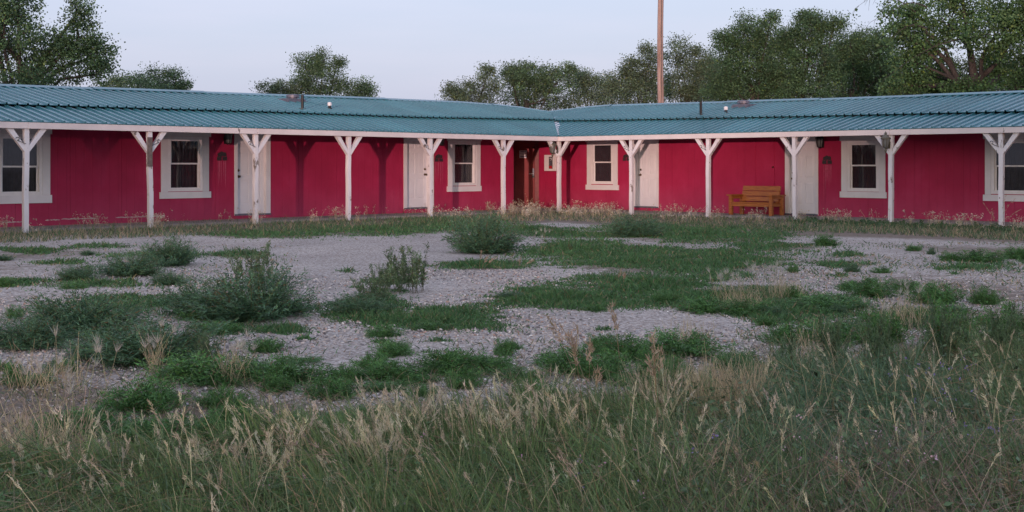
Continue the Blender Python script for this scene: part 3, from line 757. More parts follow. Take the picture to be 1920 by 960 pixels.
# notice on the corner door
sg = empty('door_sign', (CX + (pL.x + 0.19), CY + chy + 0.004, 1.60), 0, label='small square white notice with two blue bars on the dark red corner door', category='sign')
MB().box(0, 0.235, -0.004, 0.006, 0, 0.235).build('board', M['white_plastic'], sg, bevel=0.002)
MB().box(0.03, 0.205, -0.0065, -0.0045, 0.185, 0.208).box(0.03, 0.205, -0.0065, -0.0045, 0.03, 0.055).build('blue_bars', M['blue_print'], sg)
def lettering(txt, x, z, size, parent):
    cu = bpy.data.curves.new('lettering', 'FONT'); cu.body = txt; cu.size = size; cu.align_x = 'CENTER'
    tmp = bpy.data.objects.new('tmp', cu); C.objects.link(tmp)
    me = bpy.data.meshes.new_from_object(tmp.evaluated_get(bpy.context.evaluated_depsgraph_get()))
    bpy.data.objects.remove(tmp); me.name = 'lettering'; me.materials.clear()
    o = link('lettering', me, M['black_print'], parent); o.location = (x, -0.006, z); o.rotation_euler = (R(90), 0, 0)
lettering('EMPLOYEES', 0.1175, 0.128, 0.042, sg); lettering('ONLY', 0.1175, 0.082, 0.036, sg)

# fire extinguisher cabinet on the right wing's first bay
a = WR.along(1026.5, PORCH); a2 = WR.along(1048, PORCH); h0, h1 = WR.height(1035, 320.5, PORCH), WR.height(1035, 290.5, PORCH)
fx = empty('extinguisher_cabinet', world_pt(WR, a, PORCH - 0.013, h0), fR, label='white fire extinguisher cabinet on red wall behind the corner post', category='cabinet')
W_, H_ = a2 - a, h1 - h0
MB().box(0, W_, -0.14, 0, 0, H_).build('case', M['white_plastic'], fx, bevel=0.005)
MB().box(W_ * 0.42, W_ * 0.74, -0.1455, -0.1405, H_ * 0.13, H_ * 0.88).build('window_slot', M['glass'], fx)
MB().box(W_ * 0.46, W_ * 0.70, -0.150, -0.146, H_ * 0.15, H_ * 0.32).build('red_band', M['red_print'], fx)
MB().box(W_ * 0.50, W_ * 0.66, -0.150, -0.146, H_ * 0.34, H_ * 0.58).build('grey_band', M['grey_metal'], fx)
MB().tube([(W_ * 0.5, -0.147, H_ * 0.78), (W_ * 0.62, -0.148, H_ * 0.80), (W_ * 0.68, -0.147, H_ * 0.72), (W_ * 0.6, -0.147, H_ * 0.66)], 0.012, 6).build('hose', M['white_plastic'], fx)

# ------------------------------------------------------------------ bench
a = (WR.along(1364, 1.0) + WR.along(1474, 1.0)) / 2
bn = empty('garden_bench', world_pt(WR, a + 0.02, 0.98, 0.055), fR, label='orange stained wooden bench on the porch against the red wall', category='bench'); bn.scale = (1, 1, 0.84)
BW = 1.32; sd = 0.0
for sx in (-1, 1):
    x = sx * (BW / 2 - 0.045)
    MB().box(x - 0.045, x + 0.045, -0.31, -0.22, 0, 0.60).build('leg', M['bench'], bn, bevel=0.004)
    MB().add and None
    MB().box(x - 0.045, x + 0.045, 0.20, 0.29, 0, 0.60).build('leg', M['bench'], bn, bevel=0.004)
    MB().box(x - 0.022, x + 0.022, -0.219, 0.199, 0.28, 0.37).build('side_rail', M['bench'], bn, bevel=0.003)
    MB().box(x - 0.020, x + 0.020, -0.219, 0.199, 0.51, 0.598).build('arm_support', M['bench'], bn, bevel=0.003)
    MB().box(x - 0.075, x + 0.075, -0.37, 0.33, 0.602, 0.64).build('armrest', M['bench'], bn, bevel=0.005)
    MB().bar((sx * 0.50, 0.19, 0.38), (sx * 0.50, 0.31, 0.90), 0.085, 0.04, (0, 1, 0)).build('back_upright', M['bench'], bn)
MB().box(-BW / 2 + 0.091, BW / 2 - 0.091, -0.30, -0.26, 0.275, 0.37).build('front_rail', M['bench'], bn, bevel=0.003)
MB().box(-BW / 2 + 0.091, BW / 2 - 0.091, 0.22, 0.26, 0.275, 0.37).build('rear_rail', M['bench'], bn, bevel=0.003)
for k in range(4):
    y = -0.315 + k * 0.135
    MB().box(-BW / 2 + 0.092, BW / 2 - 0.092, y, y + 0.128, 0.372, 0.405).build('seat_slat', M['bench'], bn, bevel=0.004)
for k in range(3):
    z = 0.43 + k * 0.165; y = 0.165 + (z - 0.43) * 0.231
    b_ = MB(); hw = 0.57
    s_ = 0.036 * 1
    p0, p1 = (y, z), (y + 0.148 * 0.231, z + 0.148)
    b_.add([(-hw, p0[0] - 0.03, p0[1]), (hw, p0[0] - 0.03, p0[1]), (hw, p0[0], p0[1]), (-hw, p0[0], p0[1]), (-hw, p1[0] - 0.03, p1[1]), (hw, p1[0] - 0.03, p1[1]), (hw, p1[0], p1[1]), (-hw, p1[0], p1[1])],
           [(0, 3, 2, 1), (4, 5, 6, 7), (0, 1, 5, 4), (1, 2, 6, 5), (2, 3, 7, 6), (3, 0, 4, 7)])
    b_.build('back_slat', M['bench'], bn, bevel=0.004)

# ------------------------------------------------------------------ utility pole
PY_ = 58.0; ppx = (1239.0 - 960) / F * PY_
pts = [(0.03 * math.sin(k * 0.8), 0.02 * math.cos(k), k * 1.2 - 0.3) for k in range(11)]
up = empty('utility_pole', (ppx, PY_, 0), label='tall bare wooden pole rising behind the right wing roof', category='pole')
MB().tube(pts, [0.165 - 0.004 * k for k in range(11)], 14).build('shaft', M['pole'], up, smooth=True)
MB().box(-0.012, 0.012, -0.180, -0.150, 0.2, 9.5).build('ground_wire_strip', M['bark'], up)

# ------------------------------------------------------------------ foliage helpers
def unit(v): return v / np.maximum(np.linalg.norm(v, axis=-1, keepdims=True), 1e-9)
def rand_unit(n, g=rng): return unit(g.normal(size=(n, 3)))

class Veg:
    """gathers blades and leaves with a colour each; becomes one mesh"""
    def __init__(s): s.v, s.q, s.c, s.o = [], [], [], 0
    def put(s, V, Q, Cc):
        s.v.append(V.reshape(-1, 3)); s.q.append(Q.reshape(-1, 4) + s.o); s.c.append(Cc.reshape(-1, 3)); s.o += V.size // 3
    def blades(s, base, L, wid, d, bend, col, k=3, g=rng, tip=None, taper=0.85):
        N = len(base); t = np.linspace(0, 1, k + 1)[None, :, None]
        L = np.broadcast_to(L, (N,))[:, None, None]; wid = np.broadcast_to(wid, (N,))[:, None, None]
        P = base[:, None] + L * (d[:, None] * t + bend[:, None] * t * t)
        sd = unit(np.cross(d + 0.3 * bend, rand_unit(N, g)))[:, None] * wid * 0.5 * (1 - taper * t ** 1.5)
        V = np.stack([P - sd, P + sd], 2)
        i = np.arange(N * (k + 1) * 2).reshape(N, k + 1, 2)
        Q = np.stack([i[:, :-1, 0], i[:, :-1, 1], i[:, 1:, 1], i[:, 1:, 0]], -1)
        cc = np.repeat(np.repeat(col[:, None, None], k + 1, 1), 2, 2)
        if tip is not None: cc = cc * (1 - t[..., None] ** 2) + np.asarray(tip) * (t[..., None] ** 2)
        s.put(V, Q, cc); return P
    def leaves(s, cen, size, col, g=rng, asp=0.75, axis=None):
        N = len(cen); u = rand_unit(N, g) if axis is None else unit(axis + 0.5 * g.normal(size=(N, 3)))
        v = unit(np.cross(u, rand_unit(N, g))); size = np.broadcast_to(size, (N,))[:, None]
        V = np.stack([cen - u * size * 0.5, cen + v * size * 0.5 * asp - u * size * 0.1, cen + u * size * 0.5, cen - v * size * 0.5 * asp - u * size * 0.1], 1)
        Q = np.arange(N * 4).reshape(N, 4)
        s.put(V, Q, np.repeat(col[:, None], 4, 1))
    def mesh(s, name): return np_mesh(name, np.concatenate(s.v), np.concatenate(s.q), np.concatenate(s.c))

def vary(col, n, amt=0.25, g=rng):
    c = np.asarray(col)[None] * (1 + amt * g.normal(size=(n, 1))) * (1 + 0.045 * g.normal(size=(n, 3)))
    return np.clip(c, 0.004, 0.9)

# ------------------------------------------------------------------ trees behind the motel
def tree(label, depth, trunk_px, blobs, leaf=0.11, dens=1.0, col=(0.052, 0.088, 0.034), lean=0.0, trunk_r=0.22, seed=0, bare=()):
    """cottonwood: trunk, limbs to each lobe, twigs to clumps of small leaves. lobes: px, py, half width, half height"""
    g = np.random.default_rng(100 + seed); rs = random.Random(seed)
    k = depth / F
    tx = (trunk_px - 960) * k
    root = empty('cottonwood_tree', (tx, depth, 0), label=label, category='tree', group='cottonwood trees behind the motel')
    wood = MB(); veg = Veg()
    lob = []
    for b in blobs:
        r = b[2] * k; lob.append((Vector(((b[0] - 960) * k - tx, rs.uniform(-0.5, 0.5) * r * 1.2 + (b[4] if len(b) > 4 else 0), CAM_H + (313 - b[1]) * k)), r, b[3] * k))
    for c0, r0, z0 in list(lob):                          # small side lobes make the outline uneven
        for _ in range(3):
            an = rs.uniform(-0.3, math.pi + 0.3)
            lob.append((c0 + Vector((math.cos(an) * r0 * 0.8, rs.uniform(-0.5, 0.5) * r0, math.sin(an) * z0 * 0.9)), r0 * rs.uniform(0.22, 0.42), z0 * rs.uniform(0.24, 0.45)))
    # trunk
    th = max(1.8, sum(l[0].z for l in lob) / len(lob) * 0.8)
    tp = [Vector((lean * q * q + 0.10 * math.sin(q * 3 + seed), 0.08 * math.sin(q * 2.3), th * q - 0.15 * (q == 0))) for q in (0, 0.25, 0.5, 0.75, 1.0)]
    wood.tube(tp, [trunk_r * (1.25 - 0.5 * q) for q in (0, 0.25, 0.5, 0.75, 1.0)], 9)
    for li, (c, rx, rz) in enumerate(lob):
        mid = tp[-2].lerp(c, 0.55) + Vector((rs.uniform(-0.3, 0.3), rs.uniform(-0.3, 0.3), 0.35 * rs.random()))
        q_ = rs.uniform(1.4, 3.9); s0 = tp[int(q_)].lerp(tp[int(q_) + 1], q_ % 1)
        lr = trunk_r * rs.uniform(0.20, 0.36)
        if li < len(blobs): wood.tube([s0, s0.lerp(mid, 0.5) + Vector((0, 0, -0.1)), mid, c, c + Vector((rs.uniform(-.3, .3) * rx, 0, rz * 0.7))], [lr * 1.2, lr, lr * 0.75, lr * 0.45, 0.012], 6)
        area = math.pi * rx * rz
        ncl = int(max(8, area * 21 * dens))
        d = rand_unit(ncl, g); rad = g.uniform(0.15, 1.0, ncl) ** 0.45
        # the outline is broken: each direction reaches out a different way
        reach = 0.98 + 0.34 * np.sin(d[:, 0] * 6 + seed) * np.cos(d[:, 2] * 7 + seed * 2) + 0.08 * np.clip(g.normal(size=ncl), -1.5, 1.5)
        cen = np.array(c)[None] + d * np.array([rx, (rx + rz) / 2, rz])[None] * (rad * reach)[:, None]
        for q in range(0, ncl, 6):
            e = Vector(cen[q]); m = c.lerp(e, 0.5) + Vector((0, 0, 0.08))
            wood.tube([c.lerp(m, 0.35), m, e], [0.022, 0.013, 0.005], 3, cap=False)
        per = int(46)
        tone = (1 + 0.22 * g.normal(size=(ncl, 1)))
        cr = g.uniform(0.12, 0.36, ncl)
        off = np.clip(g.normal(size=(ncl, per, 3)), -1.5, 1.5) * cr[:, None, None] * np.array([1, 1, 0.75])
        pts = (cen[:, None] + off).reshape(-1, 3)
        cc = np.repeat(vary(col, ncl, 0.16, g) * np.clip(tone, 0.5, 1.6), per, 0) * (1 + 0.15 * g.normal(size=(ncl * per, 1)))
        warm = g.random(len(cc)) < 0.04
        cc[warm] = cc[warm] * np.array([1.9, 1.5, 0.9])
        veg.leaves(pts, leaf * 0.72 * g.uniform(0.7, 1.25, len(pts)), np.clip(cc, 0.006, 0.6), g, 0.85)
    for (x0, y0, x1, y1, sag, lf) in bare:                # long hanging twigs
        p0 = Vector(((x0 - 960) * k - tx, -1.0, CAM_H + (313 - y0) * k)); p1 = Vector(((x1 - 960) * k - tx, -1.4, CAM_H + (313 - y1) * k))
        pp = [p0.lerp(p1, q / 6) + Vector((0, 0, sag * math.sin(math.pi * q / 6))) for q in range(7)]
        wood.tube(pp, [0.03, 0.024, 0.018, 0.014, 0.010, 0.007, 0.004], 4, cap=False)
        for q in range(1, 7):
            for _ in range(2):
                e = pp[q] + Vector((rs.uniform(-.35, .1), rs.uniform(-.2, .2), rs.uniform(-.5, .1)))
                wood.tube([pp[q], pp[q].lerp(e, 0.5) + Vector((0, 0, 0.06)), e], [0.008, 0.006, 0.003], 3, cap=False)
                if rs.random() < lf:
                    n_ = 14; veg.leaves(np.array(e)[None] + 0.13 * g.normal(size=(n_, 3)), leaf * g.uniform(0.7, 1.2, n_), vary(col, n_, 0.2, g), g, 0.85)
    link('trunk', wood.mesh('trunk', smooth=True, fix=False), M['bark'], root)
    link('crown', veg.mesh('crown'), M['leaf'], root)
    return root

DG = (0.080, 0.150, 0.072); MG = (0.100, 0.168, 0.088); PG = (0.118, 0.172, 0.104)
tree('large cottonwood at the left edge reaching above the frame', 47, 25, [(20, 60, 70, 75), (75, 110, 60, 55), (-60, 60, 80, 90), (40, 10, 45, 40), (120, 130, 60, 40), (150, 75, 32, 38), (140, 30, 26, 28), (180, 105, 28, 30), (190, 140, 28, 22), (30, 170, 90, 50), (-30, -50, 70, 60)], 0.115, 0.74, DG, 0.6, 0.32, 1)
tree('small round-topped tree just right of the large left cottonwood', 62, 250, [(238, 156, 36, 18), (205, 160, 20, 12), (262, 175, 50, 25)], 0.10, 1.1, MG, 0, 0.14, 2)
tree('low twin-topped tree behind the left wing, its tip near the roof', 64, 315, [(298, 152, 20, 20), (328, 156, 18, 22), (345, 168, 16, 12), (310, 178, 40, 20)], 0.10, 1.1, MG, 0, 0.14, 3)
tree('low sparse tree at the left foot of the lone middle tree', 66, 515, [(510, 168, 26, 14), (535, 172, 24, 14), (520, 190, 34, 16)], 0.10, 0.9, PG, 0, 0.12, 4)
tree('lone tall tree above the left wing roof, near the black vent pipe', 66, 592, [(595, 150, 42, 36), (572, 120, 16, 18), (606, 118, 20, 20), (628, 130, 14, 18), (590, 185, 55, 28), (560, 160, 18, 18)], 0.10, 1.25, MG, 0, 0.18, 5)
tree('small bushy tree right of the lone middle tree', 66, 668, [(664, 168, 26, 20), (685, 175, 14, 14), (668, 190, 34, 16)], 0.10, 1.1, MG, 0, 0.12, 6)
tree('pale spreading tree at the left end of the middle tree row', 70, 875, [(870, 178, 34, 20), (908, 165, 26, 28), (845, 175, 14, 14), (912, 142, 12, 14), (890, 200, 50, 22)], 0.105, 1.1, PG, 0, 0.16, 7)
tree('broad dense tree above the roof valley', 72, 990, [(965, 160, 36, 30), (1005, 150, 44, 32), (1045, 155, 36, 30), (985, 135, 20, 16), (1062, 138, 14, 18), (952, 138, 10, 14), (1000, 190, 80, 24)], 0.11, 1.15, MG, 0, 0.2, 8)
tree('lower pale tree right of the roof valley', 74, 1110, [(1090, 165, 30, 26), (1120, 170, 34, 24), (1100, 148, 16, 12), (1140, 165, 24, 26), (1110, 192, 60, 18)], 0.11, 1.0, PG, 0, 0.16, 9)
tree('loose tree just left of the tall pole', 66, 1205, [(1205, 145, 40, 30), (1220, 108, 24, 22), (1185, 128, 18, 16), (1200, 180, 46, 24), (1170, 165, 30, 26), (1230, 165, 30, 26)], 0.105, 1.15, PG, 0.1, 0.17, 10)
tree('sparse tree just right of the tall pole, limbs showing', 64, 1290, [(1268, 100, 24, 24), (1280, 135, 36, 26), (1312, 110, 18, 20), (1320, 140, 22, 26), (1290, 180, 48, 18), (1262, 165, 30, 22), (1320, 172, 34, 22)], 0.10, 1.0, PG, -0.1, 0.17, 11)
tree('tall tree with reddish trunk behind the right wing vents', 60, 1410, [(1400, 70, 34, 40), (1380, 95, 34, 34), (1432, 100, 36, 40), (1355, 78, 16, 16), (1440, 52, 20, 22), (1400, 140, 56, 40), (1360, 140, 34, 34), (1400, 182, 60, 18), (1440, 170, 40, 26), (1350, 172, 34, 24)], 0.105, 1.35, DG, 0, 0.2, 12)
tree('tallest dense tree in the row behind the right wing', 60, 1500, [(1510, 62, 36, 36), (1520, 36, 18, 16), (1490, 85, 30, 36), (1545, 75, 24, 30), (1510, 130, 52, 40), (1470, 150, 36, 30), (1500, 180, 60, 18), (1562, 50, 16, 14), (1545, 160, 40, 34)], 0.105, 1.4, DG, 0, 0.2, 13)
tree('dark rounded tree left of the overhanging right tree', 62, 1600, [(1590, 90, 30, 34), (1628, 95, 28, 34), (1655, 90, 26, 30), (1610, 140, 60, 36), (1570, 120, 30, 30), (1650, 140, 40, 30), (1600, 180, 70, 16), (1670, 170, 40, 30)], 0.105, 1.4, DG, 0, 0.18, 14)
tree('huge near cottonwood at the right edge with thick dark trunk and overhanging branches', 44, 1865, [(1790, 40, 62, 42), (1850, 70, 74, 52), (1740, 75, 44, 40), (1905, 30, 70, 60), (1700, 20, 26, 16), (1690, 62, 18, 14), (1770, 130, 56, 34, 1.6), (1715, 115, 34, 26), (1700, 160, 36, 24), (1820, -20, 80, 40), (1925, 125, 40, 40, 2.2), (1905, 165, 36, 26, -0.9), (1800, 172, 34, 20, -0.9), (1960, 80, 80, 80), (1790, 175, 50, 18, 1.8)],
     0.12, 0.95, (0.088, 0.168, 0.066), -0.75, 0.36, 15, bare=[(1720, 5, 1590, 20, 0.5, 0.25), (1700, 30, 1600, 8, 0.3, 0.3), (1720, 60, 1640, 95, 0.4, 0.9), (1830, 75, 1640, 150, 0.4, 0.6), (1735, 0, 1620, 45, 0.6, 0.15), (1720, 20, 1640, 40, 0.3, 0.6)])
tree('olive green tree behind the thick right trunk', 58, 1800, [(1800, 150, 60, 40), (1740, 165, 50, 30), (1880, 160, 60, 40), (1690, 175, 40, 20), (1930, 140, 50, 40)], 0.105, 1.1, (0.10, 0.13, 0.045), 0, 0.2, 16)

tree('dark tree of the back row in the gap left of the tallest trees', 76, 1345, [(1345, 150, 44, 34), (1330, 125, 22, 20), (1372, 165, 40, 26), (1300, 178, 44, 16)], 0.11, 1.0, DG, 0, 0.18, 17)
tree('dark tree of the back row filling the gap between the two tallest trees', 76, 1460, [(1458, 120, 40, 40), (1470, 85, 22, 24), (1450, 165, 56, 30)], 0.11, 1.0, DG, 0, 0.18, 18)
tree('dark tree of the back row right of the tallest tree', 76, 1580, [(1575, 120, 44, 40), (1600, 95, 26, 26), (1620, 150, 60, 36), (1668, 120, 36, 40)], 0.11, 1.0, DG, 0, 0.18, 19)

# ------------------------------------------------------------------ weeds: bushes as things
def bush_mesh(kind, seed):
    """unit bush: 1 m wide, 1 m tall; returns stem mesh and foliage mesh"""
    g = np.random.default_rng(500 + seed); st, fo = Veg(), Veg()
    if kind == 'kochia': n, per, ll, lw = 240, 46, 0.062, 0.016
    elif kind == 'ragweed': n, per, ll, lw = 90, 60, 0.085, 0.028
    else: n, per, ll, lw = 30, 90, 0.058, 0.020
    az = g.uniform(0, 2 * np.pi, n)
    if kind == 'upright':
        el = g.uniform(R(62), R(88), n); L = g.uniform(0.5, 1.0, n); up = 0.06
    else:
        el = np.arcsin(g.uniform(0.10, 0.99, n)); L = (0.46 + 0.50 * np.sin(el)) * g.uniform(0.65, 1.08, n); up = 0.18
    d = np.stack([np.cos(el) * np.cos(az), np.cos(el) * np.sin(az), np.sin(el)], 1)
    base = np.stack([0.10 * g.normal(size=n), 0.10 * g.normal(size=n), np.zeros(n)], 1) * {'kochia': 0.8, 'ragweed': 1.7, 'upright': 2.0}[kind]
    bend = np.stack([0.10 * g.normal(size=n), 0.10 * g.normal(size=n), up * (1 - np.sin(el)) - 0.12 * (1 - np.sin(el)) ** 2 + 0.0 * n], 1)
    scol = {'kochia': (0.14, 0.15, 0.075), 'ragweed': (0.06, 0.08, 0.03), 'upright': (0.09, 0.085, 0.05)}[kind]
    st.blades(base, L, 0.010, d, bend, vary(scol, n, 0.2, g), 4, g, taper=0.6)
    t = g.uniform(0.12, 1.0, (n, per)) ** (0.75)
    P = base[:, None] + L[:, None, None] * (d[:, None] * t[..., None] + bend[:, None] * (t ** 2)[..., None])
    P = P.reshape(-1, 3); N = len(P)
    spread = {'kochia': 0.030, 'ragweed': 0.055, 'upright': 0.022}[kind]
    P = P + spread * g.normal(size=P.shape); P[:, 2] = np.maximum(P[:, 2], 0.012)
    dd = unit(np.repeat(d, per, 0) + 0.75 * g.normal(size=(N, 3)))
    col = {'kochia': (0.086, 0.176, 0.092), 'ragweed': (0.086, 0.200, 0.060), 'upright': (0.110, 0.175, 0.09)}[kind]
    stem_tone = np.repeat(1 + 0.25 * g.normal(size=(n, 1)), per, 0)
    cc = np.clip(vary(col, N, 0.18, g) * np.clip(stem_tone, 0.55, 1.5), 0.006, 0.5)
    dry = g.random(N) < 0.03; cc[dry] = np.array([0.16, 0.11, 0.06])
    fo.blades(P, ll * g.uniform(0.6, 1.3, N), lw, dd, 0.25 * g.normal(size=(N, 3)), cc, 1, g, taper=0.9)
    return st.mesh('stems'), fo.mesh('foliage')
PROTO = {k: [bush_mesh(k, 10 * i + j) for j in range(m)] for i, (k, m) in enumerate((('kochia', 4), ('ragweed', 4), ('upright', 3)))}
NAME = {'kochia': 'kochia_bush', 'ragweed': 'ragweed_plant', 'upright': 'tall_weed'}
brs = random.Random(11)
def bush(kind, px, py, wpx, hpx, label, group, depthk=1.0):
    X, Y = G(px, py); s = Y / F
    Y = float(Y); r = empty(NAME[kind], (float(X), Y + wpx * s * 0.30, -0.005), brs.uniform(0, 6.28), label=label, category='weed', group=group)
    st, fo = brs.choice(PROTO[kind])
    wm, hm = wpx * s, hpx * s
    for nm, me, mt in (('stems', st, M['stemw']), ('foliage', fo, M['grass'])):
        o = link(nm, me, mt, r); o.scale = (wm * 1.05, wm * 1.05 * depthk, hm * 1.12)
    return r
GK, GR, GU = 'bushy blue-green weeds on the gravel yard', 'bright green feathery weeds', 'tall upright leafy weeds'
for a in (('kochia', 905, 476, 114, 72, 'large round blue-green bush at the far side of the open gravel', GK),
          ('kochia', 1195, 445, 84, 46, 'round green bush in front of the right wing by the second post', GK),
          ('kochia', 460, 606, 228, 96, 'largest spreading bush on the left half of the gravel', GK, 0.7),
          ('kochia', 372, 596, 120, 72, 'dense low bush against the left flank of the largest spreading bush', GK),
          ('kochia', 130, 634, 190, 90, 'broad dark bush at the left side of the yard', GK, 0.7),
          ('kochia', 275, 686, 215, 90, 'wide sprawling bush left front, nearest of the gravel bushes', GK, 0.7),
          ('kochia', 40, 656, 130, 60, 'dark low bush cut by the left edge of the picture', GK),
          ('kochia', 185, 676, 120, 66, 'low bush between the broad dark bush and the sprawling front bush', GK),
          ('kochia', 312, 499, 76, 58, 'upright feathery bush before the second porch post from the left', GK),
          ('kochia', 238, 518, 100, 48, 'brownish green bush left of the upright feathery bush', GK),
          ('kochia', 137, 527, 62, 32, 'small round bush alone at left, before the brownish bush', GK),
          ('kochia', 316, 535, 58, 27, 'smallest round bush right of centre-left, just before the feathery bush', GK),
          ('kochia', 672, 590, 90, 40, 'low ragged bush left of the flat grass patch in mid gravel', GK),
          ('upright', 765, 552, 104, 86, 'tall leafy weed standing alone in the middle of the gravel', GU),
          ('upright', 722, 545, 60, 50, 'shorter leafy weed at the left foot of the tall one mid gravel', GU),
          ('upright', 475, 560, 90, 95, 'tall thin weed rising above the largest spreading bush', GU),
          ('upright', 700, 572, 70, 52, 'thin weed on the ragged grass left of the tall middle weed', GU),
          ('upright', 1565, 705, 70, 105, 'tall leafy weed rising behind the bluish grass at right', GU),
          ('upright', 1655, 715, 76, 120, 'tall leafy weed in the right grass, left of the tallest plant', GU),
          ('upright', 1785, 705, 90, 130, 'tallest of the leafy weeds toward the right edge', GU),
          ('upright', 1480, 715, 66, 84, 'leafy weed at the right end of the pale dry patch', GU),
          ('upright', 1890, 690, 80, 110, 'leafy weed shoots cut by the right edge of the picture', GU),
          ('upright', 380, 690, 60, 62, 'yellow-green weed shoot at the right end of the sprawling front bush', GU)):
    bush(*a)
RW = [(380, 720, 130, 58, 'wide bright green plant left of centre in front of the gravel'), (255, 775, 100, 62, 'bright green plant in the dry grass at left front'),
      (725, 714, 62, 38, 'single compact green plant alone on the gravel edge'), (530, 722, 110, 50, 'loose green plant at the near edge of the gravel, left of the compact one'),
      (840, 706, 86, 54, 'tall feathery green plant left of the middle row'), (912, 700, 80, 40, 'green plant second in the middle row'), (946, 668, 30, 36, 'slim upright green sprig on the gravel'),
      (1075, 700, 90, 46, 'green plant behind the big tan seed plumes'), (1130, 712, 80, 50, 'green plant right of the tan seed plumes'), (1285, 668, 120, 44, 'broad low green plant right of the lone tan plume'),
      (1180, 676, 70, 46, 'green plant between the two tan plumes'), (1245, 712, 70, 46, 'green plant at the foot of the lone tan plume'), (450, 815, 96, 50, 'dark green plant in the tall grass at lower left'),
      (620, 748, 76, 40, 'green plant behind the dry stalks left of centre'), (300, 832, 110, 50, 'green plant among dry stalks near the lower left corner'), (100, 825, 90, 44, 'green plant half hidden in dry grass at far left'),
      (1405, 592, 66, 30, 'dark green clump in the grass patch right of centre'), (1322, 588, 64, 30, 'dark clump left of its twin in the right grass patch'), (1252, 568, 42, 22, 'small clump at the left end of the right grass patch'),
      (1560, 582, 96, 28, 'long low clump on the gravel at right'), (1640, 558, 66, 34, 'clump standing on open gravel under the post lantern'), (1762, 572, 66, 42, 'taller clump on the right gravel'),
      (1850, 572, 40, 36, 'upright clump near the right edge of the gravel'), (1700, 545, 36, 22, 'small clump between larger ones on the right gravel'), (1722, 606, 54, 30, 'low clump before the taller right clump'),
      (1478, 645, 66, 40, 'green plant at the back of the right tall grass'), (1562, 645, 90, 42, 'broad plant at the back of the right tall grass'), (1655, 648, 70, 66, 'tall green plant rising from the right grass'),
      (1800, 655, 80, 90, 'tallest leafy green plant near the right edge'), (1905, 640, 70, 70, 'green plant cut by the right edge'), (1848, 492, 54, 24, 'small clump on far right gravel'), (1790, 490, 40, 18, 'tiny clump left of the far right one'),
      (1550, 462, 32, 24, 'small round plant before the right wing door'), (1915, 486, 40, 26, 'small plant at the right edge of the far gravel'), (1595, 545, 34, 20, 'sprig on open gravel at right'),
      (1390, 700, 70, 44, 'green plant behind the pale dry grass patch'), (1120, 585, 40, 16, 'flat little clump mid right gravel'), (140, 605, 60, 30, 'small plant behind the broad dark bush at left')]
for px, py, wp, hp, lb in RW: bush('ragweed', px, py, wp, hp, lb, GR)
sp = random.Random(5); SPRIGS = {}
for k in range(88):                                      # small sprigs nobody could tell apart
    zone = sp.random()
    if zone < 0.32: px, py, zl = sp.uniform(0, 760), sp.uniform(690, 830), 'on bare soil at left front'
    elif zone < 0.58: px, py, zl = sp.uniform(430, 1350), sp.uniform(655, 760), 'behind the pale seed stalks'
    elif zone < 0.86: px, py, zl = sp.uniform(1420, 1920), sp.uniform(465, 620), 'on the open gravel before the right wing'
    else: px, py, zl = sp.uniform(0, 1000), sp.uniform(470, 640), 'on the open gravel before the left wing'
    q = (py - 313) / 400
    r_ = bush(sp.choice(['ragweed', 'ragweed', 'kochia']) if py < 640 else 'ragweed', px, py, sp.uniform(30, 75) * q, sp.uniform(14, 40) * q, '', 'small sprigs ' + zl)
    SPRIGS.setdefault(zl, []).append((px, r_))
def nth(k): return str(k) + ('th' if 10 <= k % 100 <= 20 else {1: 'st', 2: 'nd', 3: 'rd'}.get(k % 10, 'th'))
for zl, rows_ in SPRIGS.items():
    rows_.sort(key=lambda t: t[0])
    for k, (_, r_) in enumerate(rows_): r_['label'] = nth(k + 1) + ' from the left of the small sprigs ' + zl

# ------------------------------------------------------------------ grasses: nobody could count them
def ell(n, cx, cy, rx, ry, g=rng):
    r = np.sqrt(g.random(n)); a = g.uniform(0, 2 * np.pi, n)
    wob = 1 + 0.22 * np.sin(3 * a + cx) + 0.14 * np.sin(7 * a + cy)
    return cx + rx * r * wob * np.cos(a), cy + ry * r * wob * np.sin(a)
def pts_px(px, py):
    X, Y = G(px, py); return np.stack([X, Y, np.zeros_like(X)], 1)
def dirs(n, el0, el1, g=rng):
    az = g.uniform(0, 2 * np.pi, n); el = g.uniform(R(el0), R(el1), n)
    return np.stack([np.cos(el) * np.cos(az), np.cos(el) * np.sin(az), np.sin(el)], 1)

mat = Veg()
for cx, cy, rx, ry, d in GREEN:
    n = int(rx * ry * 3.4 * d) + 25
    r_ = rng.random(n) ** 0.66 * np.where(rng.random(n) < 0.25, rng.uniform(1.1, 1.7, n), 1.0); a_ = rng.uniform(0, 2 * np.pi, n)
    wob = 1 + 0.22 * np.sin(3 * a_ + cx) + 0.14 * np.sin(7 * a_ + cy) + 0.10 * np.sin(17 * a_ + cx)
    px, py = cx + rx * r_ * wob * np.cos(a_), cy + ry * r_ * wob * np.sin(a_)
    B = pts_px(px, py); Y = B[:, 1]
    lump = 0.75 + 0.45 * np.sin(B[:, 0] * 4.1 + 1.5 * np.sin(B[:, 1] * 2.3)) * np.sin(B[:, 1] * 3.7)
    h = rng.uniform(0.03, 0.10, n) * (1.0 if cy > 480 else 1.2) * np.clip(1.25 - 0.7 * r_, 0.35, 1.2) * lump
    c = vary((0.078, 0.172, 0.064), n, 0.25)
    y_ = rng.random(n) < 0.08; c[y_] = vary((0.24, 0.20, 0.115), int(y_.sum()), 0.2)
    mat.blades(B, h, np.clip(0.0011 * Y, 0.006, 0.022), dirs(n, 15, 80), 0.35 * rng.normal(size=(n, 3)) * np.array([1, 1, 0.3]), c, 2 if cy > 520 else 1)
